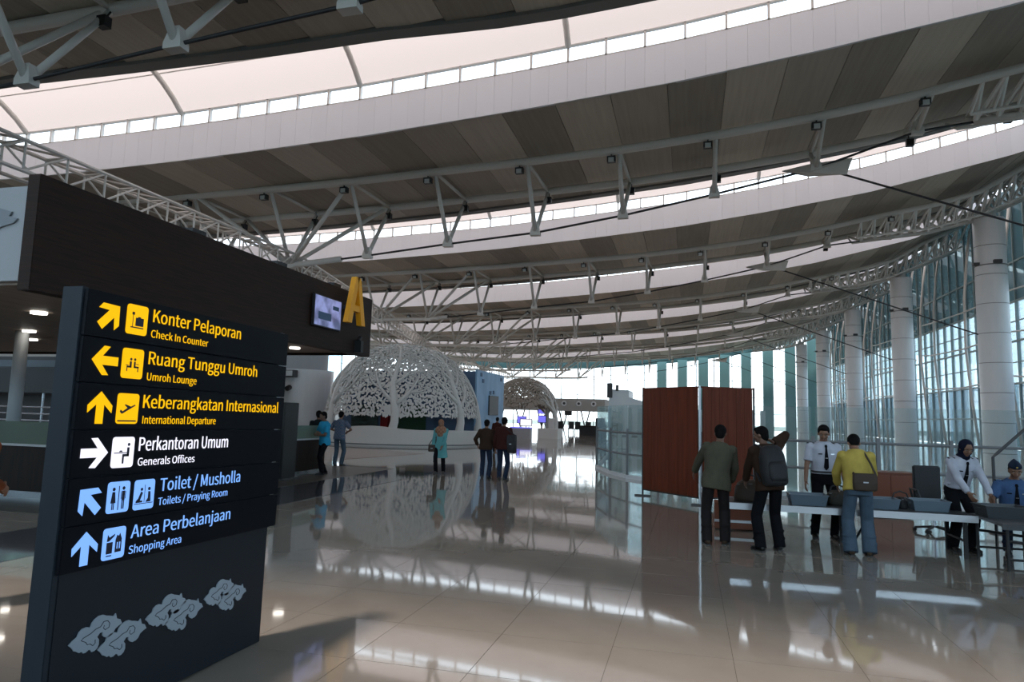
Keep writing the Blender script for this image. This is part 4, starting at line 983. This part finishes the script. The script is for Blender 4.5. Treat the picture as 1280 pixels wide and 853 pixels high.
def person(loc, rz, label, P, group=None):
    """local frame: faces +Y, right hand towards +X"""
    h = P.get('h', 1.7)/1.70; vox = P.get('vox', .0085); K = P.get('build', 1.0)
    root = empty('person', (loc[0], loc[1], loc[2] if len(loc) > 2 else 0), label, 'person', group, rz=rz)
    lean, side, twist = P.get('lean', .04), P.get('side', 0), P.get('twist', 0)
    pel = V(*P.get('pelvis', (0, 0, .90)))*h
    ax = V(math.cos(0), 0, 0); spn = V(math.sin(side), math.sin(lean)*math.cos(side), math.cos(lean)*math.cos(side)).normalized()
    def frame(t):
        a = twist*t; X_ = V(math.cos(a), math.sin(a), 0); X_ = (X_-spn*X_.dot(spn)).normalized(); Y_ = spn.cross(X_); return X_, Y_
    def torso(mb, infl, t0, t1, flare=0):
        tab = [(-.42, .165, .12), (-.14, .150, .105), (-.06, .163, .112), (.0, .165, .113), (.12, .148, .103), (.24, .158, .110), (.34, .172, .112), (.43, .178, .100), (.49, .150, .085), (.525, .085, .070), (.56, .058, .058)]
        rings = []
        ts = sorted(set([t0, t1]+[t for t, _, _ in tab if t0 < t < t1]))
        for t in ts:
            rx = interp([(a, b) for a, b, _ in tab], t)*K; ry = interp([(a, c) for a, _, c in tab], t)*(1+(K-1)*1.6)
            tt = max(0, min(1, t/.45)); X_, Y_ = frame(tt)
            dn = spn if t >= 0 else V(0, 0, 1)
            c = pel+dn*t*h+ (Y_*.012*h if .2 < t < .45 else V(0, 0, 0))
            e = infl+(flare*max(0, (.1-t))*1.0)
            rings.append([c+X_*math.copysign(abs(math.cos(a))**.85, math.cos(a))*(rx*h+e)+Y_*math.copysign(abs(math.sin(a))**.85, math.sin(a))*(ry*h+e) for a in [2*math.pi*k/20 for k in range(20)]])
        mb.loft(rings)
    Xs, Ys = frame(1)
    sh = {s: pel+spn*.455*h+Xs*s*.175*h*K for s in (-1, 1)}
    hip = {s: pel+V(s*.088*h, 0, -.03*h) for s in (-1, 1)}
    arms, legs = {}, {}
    for s, key in ((-1, 'L'), (1, 'R')):
        tgt = V(*P.get('hand'+key, (s*.27, .05, .80)))*h; pole = V(*P.get('elbow'+key, (s*.5, -1, -.2)))
        arms[s] = (sh[s],)+ik(sh[s], tgt, .285*h, .25*h, pole)
        f = V(*P.get('foot'+key, (s*.11, 0, 0)))*h; an = f+V(0, -.03, .085)*h
        kp = V(*P.get('knee'+key, (s*.15, 1, 0)))
        legs[s] = (hip[s],)+ik(hip[s], an, .43*h, .41*h, kp)
    # head
    nb = pel+spn*.53*h; hp, hy, hr = P.get('hpitch', .15), P.get('hyaw', 0), P.get('hroll', 0)
    M = Matrix.Rotation(-hy, 3, 'Z') @ Matrix.Rotation(-hp, 3, 'X') @ Matrix.Rotation(hr, 3, 'Y')
    hc = nb+spn*.045*h+V(0, .02, .0)*h+M @ V(0, .018, .108)*h
    skin = P.get('skin', 'skin')
    b = MB(); torso(b, -.006, -.10, .56)
    cap(b, nb-spn*.04*h, hc+M @ V(0, -.02, -.06)*h, .058*h, .050*h)
    hd = lambda x, y, z: hc+(M @ V(x, y, z))*h
    b.ell(hd(0, -.008, .022), .076*h, .096*h, .094*h, M=M, n=16, m=12)
    b.ell(hd(0, .012, -.035), .060*h, .074*h, .078*h, M=M, n=16, m=12)
    b.ell(hd(0, .050, -.088), .026*h, .028*h, .022*h, M=M)                     # chin
    b.ell(hd(0, .088, -.022), .013*h, .020*h, .026*h, M=M); b.ell(hd(0, .101, -.034), .014*h, .013*h, .011*h, M=M)   # nose
    for s in (-1, 1):
        b.ell(hd(s*.078, -.004, -.012), .010*h, .019*h, .030*h, M=M); b.ell(hd(s*.035, .070, .020), .026*h, .016*h, .009*h, M=M)  # ears, brow
        b.ell(hd(s*.040, .058, -.030), .022*h, .022*h, .022*h, M=M)
    for s in (-1, 1):
        S_, E_, W_ = arms[s]
        cap(b, S_, E_, .046*h*K, .038*h); cap(b, E_, W_, .038*h, .026*h)
        d = (W_-E_).normalized(); hd_ = P.get('hdir'+('L' if s < 0 else 'R')); d2 = V(*hd_) if hd_ else d+V(0, .1, -.1)
        pn = P.get('palm'+('L' if s < 0 else 'R'), (-s, .1, -.2)); hand(b, W_, d2, V(*pn), s, P.get('curl', .5), fr=max(.0088, vox*1.05), sc=h*1.0)
        H_, K_, A_ = legs[s]
        cap(b, H_, K_, .078*h*K, .052*h); cap(b, K_, A_, .050*h, .036*h); b.ell(A_+V(0, .05, -.045)*h, .026*h, .07*h, .022*h)
    remesh('body', b, vox, skin, root, smooth=2)
    if P.get('face', True):
        for s in (-1, 1):
            MB().ell(hd(s*.033, .078, .003), .013*h, .009*h, .0065*h, M=M).build('eye', 'eye_white', root, smooth=True)
            MB().ell(hd(s*.033, .086, .003), .007*h, .0045*h, .007*h, M=M).build('pupil', 'eye_dark', root, smooth=True)
            MB().path([hd(s*.018, .088, .022), hd(s*.035, .086, .028), hd(s*.052, .074, .022)], .0042*h, 6).build('eyebrow', 'hair', root)
        MB().path([hd(-.024, .079, -.064), hd(-.008, .088, -.061), hd(.008, .088, -.061), hd(.024, .079, -.064)], [.003*h, .0065*h, .0065*h, .003*h], 6).build('lips', 'lip', root, smooth=True)
    # hair / headwear
    hw = P.get('hair', 'short')
    g = MB()
    if hw == 'short':
        g.ell(hd(0, -.022, .036), .087*h, .098*h, .092*h, M=M, n=16, m=10); g.ell(hd(0, -.055, -.02), .070*h, .060*h, .080*h, M=M, n=14, m=8)
        g.ell(hd(0, .045, .088), .055*h, .035*h, .024*h, M=M)
        remesh('hair', g, max(vox, .009), 'hair', root, 2)
    elif hw == 'cap':
        g.ell(hd(0, -.025, .01), .083*h, .095*h, .09*h, M=M, n=16, m=10); g.ell(hd(0, -.055, -.03), .066*h, .055*h, .07*h, M=M); remesh('hair', g, max(vox, .009), 'hair', root, 2)
        o = MB().loft([[hd(w_*math.cos(a), -.01+l_*math.sin(a), z_) for a in [2*math.pi*k/18 for k in range(18)]] for z_, w_, l_ in ((.055, .086, .108), (.085, .082, .106), (.125, .05, .10), (.150, .016, .085))]).build('side_cap', 'c_navy', root, smooth=True)
        MB().ell(hd(0, .098, .085), .014*h, .006*h, .014*h, M=M).build('cap_badge', 'gold', root)
    elif hw in ('hijab', 'hijab_long'):
        mt = P['hijabmat']
        g.ell(hd(0, -.025, .022), .095*h, .105*h, .108*h, M=M, n=18, m=12); g.ell(hd(0, -.03, -.06), .088*h, .088*h, .09*h, M=M, n=16, m=10)
        cap(g, hd(0, -.01, -.11), nb-spn*.02*h, .075*h, .10*h)
        g.ell(hd(0, .032, -.118), .062*h, .045*h, .034*h, M=M)
        for k in range(12):                                                    # rim framing the face
            a = 2*math.pi*k/12; a2 = 2*math.pi*(k+1)/12
            cap(g, hd(.068*math.cos(a), .045-.012*abs(math.cos(a)), -.012+.092*math.sin(a)), hd(.068*math.cos(a2), .045-.012*abs(math.cos(a2)), -.012+.092*math.sin(a2)), .018*h, .018*h, 8)
        if hw == 'hijab_long':
            g.ell(nb-spn*.09*h+Ys*.03*h, .20*h, .135*h, .17*h); g.ell(nb-spn*.20*h+Ys*.06*h, .15*h, .10*h, .13*h)
        remesh('headscarf', g, max(vox, .010), mt, root, 2)
        pass
    # trousers or skirt
    g = MB(); e = .014*h
    for s in (-1, 1):
        H_, K_, A_ = legs[s]; fl = P.get('flare', .0)
        cap(g, H_+V(0, 0, .03), K_, (.086*K)*h+e*.4, .060*h+e*.7+fl*.4); g.tube(K_, A_+V(0, 0, -.045), .060*h+e*.7+fl*.4, .052*h+e*.6+fl, 14)
        g.ell(K_, .060*h+e*.7+fl*.4, .060*h+e*.7+fl*.4, .060*h+e*.7+fl*.4)
        for f_ in (.25, .55, .8):                                               # cloth folds
            p = K_.lerp(A_, f_); g.ell(p+V(s*.01, .012*(-1)**int(f_*10), 0), .058*h+e+fl*f_, .058*h+e+fl*f_, .020)
    torso(g, .010*h, -.10, .10)
    remesh('trousers', g, max(vox*1.2, .010), P.get('trousers', 'c_darktrouser'), root, 2)
    if P.get('belt', False):
        g = MB(); torso(g, .018*h, .075, .105); g.build('belt', 'black', root)
    # shirt
    g = MB(); t0 = P.get('hem', -.06); torso(g, P.get('loose', .018)*h, t0, .545, P.get('tflare', .06))
    sl = P.get('sleeve', 'long')
    for s in (-1, 1):
        S_, E_, W_ = arms[s]; lo = P.get('loose', .018)*.55*h
        g.ell(S_, (.062*K)*h+lo, (.062*K)*h+lo, .060*h+lo)
        if sl == 'long':
            cap(g, S_, E_, .054*h*K+lo, .045*h+lo); g.tube(E_, E_.lerp(W_, .96), .045*h+lo, .034*h+lo*.8, 12)
            for f_ in (.3, .7): g.ell(E_.lerp(W_, f_), .042*h+lo, .042*h+lo, .042*h+lo)
        else: g.tube(S_, S_.lerp(E_, .78), .056*h*K+lo, .056*h+lo, 14)
    rg = random.Random(int(abs(loc[0]*100)))
    for k in range(10):                                                         # soft folds round the waist
        a = rg.uniform(0, 6.28); t = rg.uniform(-.02, .35); X_, Y_ = frame(max(0, t/.45)); p = pel+spn*t*h+X_*math.cos(a)*.150*h*K+Y_*math.sin(a)*.105*h*K
        g.ell(p, .05, .03, .014, M=Matrix.Rotation(rg.uniform(-.6, .6), 3, 'Y'))
    remesh('shirt', g, max(vox*1.2, .010), P.get('shirt', 'c_white'), root, 2)
    # collar
    if P.get('collar', True) and hw not in ('hijab', 'hijab_long'):
        g = MB(); n = 16
        g.loft([[nb+spn*z_*h+Xs*math.cos(a)*r_*h+Ys*math.sin(a)*r_*h for a in [2*math.pi*k/n for k in range(n)]] for z_, r_ in ((-.035, .088), (-.005, .075), (.02, .066), (.018, .062), (-.03, .066))])
        g.build('collar', P.get('collarmat', P.get('shirt', 'c_white')), root, smooth=True)
    if P.get('tie'):
        f0 = P.get('loose', .018)*h
        def front(t, w): 
            X_, Y_ = frame(min(1, t/.45)); ry = interp([(.0, .113), (.12, .103), (.24, .122), (.34, .125), (.43, .112), (.49, .095), (.52, .085)], t)*h*(1+(K-1)*1.6)+f0+.004
            return pel+spn*t*h+X_*w+Y_*ry
        pts = [(.50, .014), (.47, .020), (.455, .012), (.30, .026), (.16, .034), (.115, .0)]
        vs = [front(t, -w) for t, w in pts]+[front(t, w) for t, w in pts]; k = len(pts)
        MB().add(vs+[v+Ys*.008 for v in vs], [(i, i+1, k+i+1, k+i) for i in range(k-1)]+[(2*k+i, 3*k+i, 3*k+i+1, 2*k+i+1) for i in range(k-1)]+[(i+1, i, 2*k+i, 2*k+i+1) for i in range(k-1)]+[(k+i, k+i+1, 3*k+i+1, 3*k+i) for i in range(k-1)]).build('tie', 'c_black', root)
        MB().prism([front(.30, -.018)+Ys*.010, front(.30, .018)+Ys*.010, front(.307, .018)+Ys*.010, front(.307, -.018)+Ys*.010], Ys*.004).build('tie_clip', 'aluminium', root)
        for s in (-1, 1):
            MB().prism([front(.355, s*.06)+Ys*-.002, front(.355, s*.115)+Ys*-.01, front(.37, s*.115)+Ys*-.01, front(.37, s*.06)+Ys*-.002], Ys*.006).build('name_badge', 'c_black' if s > 0 else 'aluminium', root)
            S_ = sh[s]; g = MB(); Z_ = spn
            g.prism([S_+Z_*.066*h+Xs*s*a_*h+Ys*b_*h-Z_*(abs(a_)*.3)*h for a_, b_ in ((-.05, -.026), (.05, -.022), (.05, .022), (-.05, .026))], Z_*.010); g.build('epaulette', 'c_black', root)
    # shoes
    for s, key in ((-1, 'L'), (1, 'R')):
        f = V(*P.get('foot'+key, (s*.11, 0, 0)))*h; a = P.get('toe'+key, s*-.18); d = V(-math.sin(a), math.cos(a), 0); x_ = V(math.cos(a), math.sin(a), 0)
        sz = [(-.085, .030, .075), (-.06, .036, .085), (.0, .040, .080), (.06, .044, .058), (.12, .046, .046), (.165, .036, .036), (.185, .016, .024)]
        rings = [[f+d*y_*h+x_*w_*math.cos(t)*h+V(0, 0, max(0, z_*(.5+.5*math.sin(t))))*h+V(0, 0, .012) for t in [2*math.pi*k/12 for k in range(12)]] for y_, w_, z_ in sz]
        o = MB().loft(rings).build('shoe', P.get('shoe', 'shoe_black'), root, smooth=True)
        MB().loft([[f+d*y_*h+x_*w_*1.04*h*c_+V(0, 0, z_) for c_, z_ in ((-1, 0), (1, 0), (1, .016), (-1, .016))] for y_, w_, _ in sz]).build('sole', P.get('sole', 'black'), o)
    root_data = dict(pel=pel, spn=spn, sh=sh, nb=nb, Xs=Xs, Ys=Ys, h=h, frame=frame, arms=arms)
    return root, root_data
def shoulder_strap(parent_name, root, D, label, loc_t, w, d_, hh, side, m='bag_black', cat='bag', strap_over=-1):
    """a bag hanging at the hip from a strap over the opposite (or same) shoulder: a thing of its own"""
    h = D['h']; pel, spn, X_, Y_ = D['pel'], D['spn'], D['Xs'], D['Ys']
    Mw = Matrix.Translation(root.location) @ Matrix.Rotation(root.rotation_euler.z, 4, 'Z')
    c = pel+spn*loc_t[2]+X_*loc_t[0]+Y_*loc_t[1]
    base = Mw @ c
    t = empty(parent_name, base, label, cat, rz=root.rotation_euler.z)
    g = MB(); rings = []
    for z_, s_ in ((-.5, .86), (-.42, .98), (0, 1), (.38, .98), (.5, .86)):
        rings.append([(w/2*s_*math.copysign(abs(math.cos(a))**.5, math.cos(a)), d_/2*s_*math.copysign(abs(math.sin(a))**.5, math.sin(a)), hh*z_) for a in [2*math.pi*k/16 for k in range(16)]])
    g.loft(rings).build('bag_body', m, t, smooth=True)
    sgn = -1 if loc_t[1] < 0 else 1
    MB().box((-w*.44, sgn*d_*.5-.006, -hh*.05), (w*.44, sgn*d_*.5+.006, hh*.46)).build('flap', m, t); MB().box((-.03, sgn*d_*.5-.012, -.01), (.03, sgn*d_*.5+.012, .006)).build('buckle', 'aluminium', t)
    # strap in bag-local coordinates
    S_ = D['nb']-D['spn']*.055*h+X_*strap_over*.09*h
    back, fr = S_-Y_*.085*h+V(0, 0, .02), S_+Y_*.095*h+V(0, 0, .0)
    top = S_+D['spn']*.045*h
    e1 = c+X_*(-w*.45 if strap_over < 0 else w*.45)+spn*hh*.45; e2 = c+X_*(w*.45 if strap_over < 0 else -w*.45)+spn*hh*.45
    pb = (e1+back)*.5-Y_*.03; pf = (e2+fr)*.5+Y_*(.03 if loc_t[1] >= -.1 else .18)
    MB().path([p-c for p in (e1, pb, back, top, fr, pf, e2)], .013, 6).build('strap', m, t)
    return t
PI = math.pi
# man in olive jacket, back to the camera
person((.37, 10.16), .05, 'man in olive jacket and dark trousers standing by the red screen, seen from behind', dict(
    h=1.66, shirt='c_olive', trousers='c_darktrouser', hem=-.13, loose=.032, tflare=.10, lean=.10, side=.12, handL=(-.30, .42, .93), elbowL=(-1, -.6, -.4), handR=(.24, .28, .86), elbowR=(.8, -.6, 0), shoe='shoe_brown', hpitch=.25, hyaw=.2, footL=(-.13, -.02, 0), footR=(.12, .05, 0), flare=.012, skin='skin_dark', face=False))
# man in brown with backpack, right hand to the neck
r_, D = person((1.06, 9.98), .32, 'man in dark brown jacket scratching his neck, black backpack on his back', dict(
    h=1.66, shirt='c_brown', trousers='c_black', hem=-.10, loose=.028, lean=.20, twist=.1, side=-.05, handR=(.10, .10, 1.47), elbowR=(1, .25, -.7), hdirR=(-.8, .2, .45), palmR=(-.3, -.2, -1), handL=(-.18, .42, .85), elbowL=(-.8, -.5, 0), hpitch=.15, hyaw=-.9, footL=(-.17, -.05, 0), footR=(.14, .04, 0), flare=.016, skin='skin_dark', curl=.6))
bp = empty('backpack', r_.location+Vector((0, 0, 0)), 'black backpack worn by the man in dark brown jacket', 'backpack', rz=r_.rotation_euler.z)
c = D['pel']+D['spn']*.22-D['Ys']*.235-D['Xs']*.05
rings = []
for z_, s_, k_ in ((-.27, .80, .8), (-.23, .98, 1), (-.05, 1.04, 1.12), (.12, .98, 1.0), (.22, .82, .8), (.26, .55, .5)):
    rings.append([c+D['spn']*z_+D['Xs']*(.165*s_*math.copysign(abs(math.cos(a))**.6, math.cos(a)))+D['Ys']*(.105*k_*math.copysign(abs(math.sin(a))**.6, math.sin(a))) for a in [2*PI*k/18 for k in range(18)]])
MB().loft(rings).build('pack_body', 'bag_black', bp, smooth=True)
rings = [[c-D['Ys']*.10+D['spn']*z_+D['Xs']*(.13*s_*math.cos(a))+D['Ys']*(.05*s_*math.sin(a)) for a in [2*PI*k/14 for k in range(14)]] for z_, s_ in ((-.22, .8), (-.18, 1), (-.02, 1), (.03, .8))]
MB().loft(rings).build('front_pocket', 'bag_black', bp, smooth=True)
for s in (-1, 1):
    S_ = D['sh'][s]-D['Xs']*s*.05
    MB().path([c+D['Xs']*s*.10+D['spn']*.22+D['Ys']*.06, S_-D['Ys']*.11+D['spn']*.04, S_+D['spn']*.085, S_+D['Ys']*.11+D['spn']*.02, S_+D['Ys']*.135-D['spn']*.16, c+D['Xs']*s*.16-D['spn']*.2+D['Ys']*.10], .016, 6).build('strap', 'bag_black', bp)
# officer in white shirt facing the camera
person((1.98, 11.36), PI+.10, 'security officer in short-sleeved white shirt and black tie behind the table', dict(
    h=1.70, shirt='c_white', trousers='c_black', hem=.06, loose=.016, tflare=0, sleeve='short', tie=True, belt=True, build=1.06, handR=(.31, .16, .79), handL=(-.20, .32, .84), elbowL=(-.8, -.5, 0), hpitch=.42, hyaw=.25, footL=(-.14, 0, 0), footR=(.14, 0, 0), curl=.35))
# man in yellow with messenger bag
r_, D = person((2.18, 10.08), -.02, 'man in yellow shirt and wide blue jeans leaning to the table, back turned', dict(
    h=1.62, shirt='c_yellow', trousers='c_jeans', hem=-.03, loose=.032, tflare=.05, lean=.22, handL=(-.20, .40, .92), elbowL=(-1, -.5, -.4), handR=(.22, .38, .90), elbowR=(.9, -.5, -.3), hpitch=.75, footL=(-.12, 0, 0), footR=(.12, .02, 0), flare=.035, shoe='shoe_brown', face=False, curl=.5))
shoulder_strap('shoulder_bag', r_, D, 'dark grey shoulder bag across the back of the man in yellow', (.05, -.175, .07), .30, .10, .22, 1, 'bag_brown', strap_over=1)
# officer with dark headscarf
person((3.70, 11.0), PI+.28, 'officer in white long-sleeved shirt, black tie and dark headscarf reaching into a tray', dict(
    h=1.60, shirt='c_white', trousers='c_black', hem=.06, loose=.020, tflare=0, tie=True, lean=.34, pelvis=(0, -.12, .88), hair='hijab', hijabmat='c_hijabdark', handR=(.12, .42, .76), handL=(-.22, .36, .76), elbowR=(.6, -.6, .2), elbowL=(-.6, -.6, .2), hpitch=.45, hyaw=.15, footL=(-.10, 0, 0), footR=(.12, -.05, 0), flare=.015, curl=.5))
# seated officer in blue
sc_ = empty('stool', (4.46, 11.35, 0), 'low black stool beneath the seated officer in blue', 'stool')
MB().box((-.2, -.2, .34), (.2, .2, .40)).build('seat', 'black', sc_, bevel=.01)
for a in (-.17, .17):
    for b_ in (-.17, .17): MB().tube((a, b_, 0), (a, b_, .34), .016).build('leg', 'black', sc_)
person((4.46, 11.35), PI-.15, 'seated officer in blue shirt and dark side cap at the right edge', dict(
    h=1.62, shirt='c_bluesh', trousers='c_navy', hem=.0, loose=.022, tflare=0, sleeve='short', build=1.08, pelvis=(0, 0, .52), lean=.18, hair='cap', handR=(.30, .40, .62), handL=(-.26, .42, .62), tie=True, footL=(-.18, .38, 0), footR=(.18, .40, 0), kneeL=(-.2, 1, .6), kneeR=(.2, 1, .6), hpitch=.35, curl=.4))
FAR = dict(vox=.0125)
person((-9.5, 16.75), PI-.55, 'man in bright cyan shirt and black trousers standing with folded arms', dict(
    h=1.68, shirt='c_cyan', collarmat='c_black', trousers='c_black', hem=-.10, tflare=.06, sleeve='short', lean=.10, side=-.08, handR=(.02, .24, 1.10), handL=(-.02, .26, 1.06), elbowR=(1, -.3, -.6), elbowL=(-1, -.3, -.6), hdirR=(-1, .1, .1), hdirL=(1, .1, .1), palmR=(0, -1, 0), palmL=(0, -1, 0), footL=(-.10, .12, 0), footR=(.12, -.10, 0), hpitch=.2, hyaw=.1, skin='skin_dark', **FAR))
person((-10.22, 17.6), .5, 'man in black short-sleeved shirt turned away behind the cyan shirt man', dict(
    h=1.70, shirt='c_blackshirt', trousers='c_black', hem=-.08, sleeve='short', handL=(-.24, .05, .82), handR=(.20, .20, 1.0), skin='skin_dark', face=False, **FAR))
person((-10.62, 19.6), .1, 'man in blue checked shirt and jeans seen from behind near the tree dome', dict(
    h=1.70, shirt='c_plaid', trousers='c_jeans', hem=-.08, sleeve='short', handL=(-.16, .25, 1.05), handR=(.16, .25, 1.05), elbowL=(-1, -.3, -.4), elbowR=(1, -.3, -.4), face=False, **FAR))
r_, D = person((-6.92, 18.75), PI+.12, 'woman in turquoise tunic and patterned brown headscarf walking towards the camera', dict(
    h=1.54, shirt='c_turq', trousers='c_black', hem=-.40, loose=.020, tflare=.10, hair='hijab_long', hijabmat='c_hijab', handR=(.27, .05, .74), handL=(-.10, .22, .86), elbowL=(-1, -.4, -.2), footL=(-.08, -.10, 0), footR=(.10, .14, 0), shoe='dark_grey', **FAR))
shoulder_strap('handbag', r_, D, 'brown handbag on the arm of the woman in turquoise', (.24, .06, -.10), .22, .10, .20, 1, 'bag_brown', strap_over=1)
person((-5.36, 18.05), .06, 'man in dark maroon jacket and blue-black jeans walking away, shorter of two', dict(
    h=1.58, shirt='c_brown', trousers='c_navy', hem=-.08, loose=.03, handL=(-.28, .10, .95), handR=(.26, .12, .84), footL=(-.10, .06, 0), footR=(.12, -.08, 0), face=False, **FAR))
r_, D = person((-4.80, 17.8), -.05, 'taller man in dark red-brown jacket with bag, walking away beside the maroon jacket', dict(
    h=1.66, shirt='c_darkred', trousers='c_navy', hem=-.08, loose=.03, handL=(-.26, .10, .84), handR=(.30, .02, .86), footL=(-.12, .08, 0), footR=(.10, -.08, 0), face=False, **FAR))
shoulder_strap('shoulder_bag', r_, D, 'big black bag hanging at the side of the taller walking man', (.25, -.03, .08), .22, .30, .48, 1, 'bag_black', strap_over=1)
person((-8.55, 30.5), .0, 'person in dark red top far off between the two walking men', dict(
    h=1.62, shirt='c_darkred', trousers='c_black', face=False, vox=.02))
person((-5.835, 4.5), .05, 'person in orange-brown top cut by the left edge, only the sleeve showing', dict(
    h=1.66, shirt='c_orange', trousers='c_darktrouser', sleeve='long', handR=(.16, .16, 1.0), elbowR=(.5, -1, 0), handL=(-.10, .25, 1.0), **FAR))
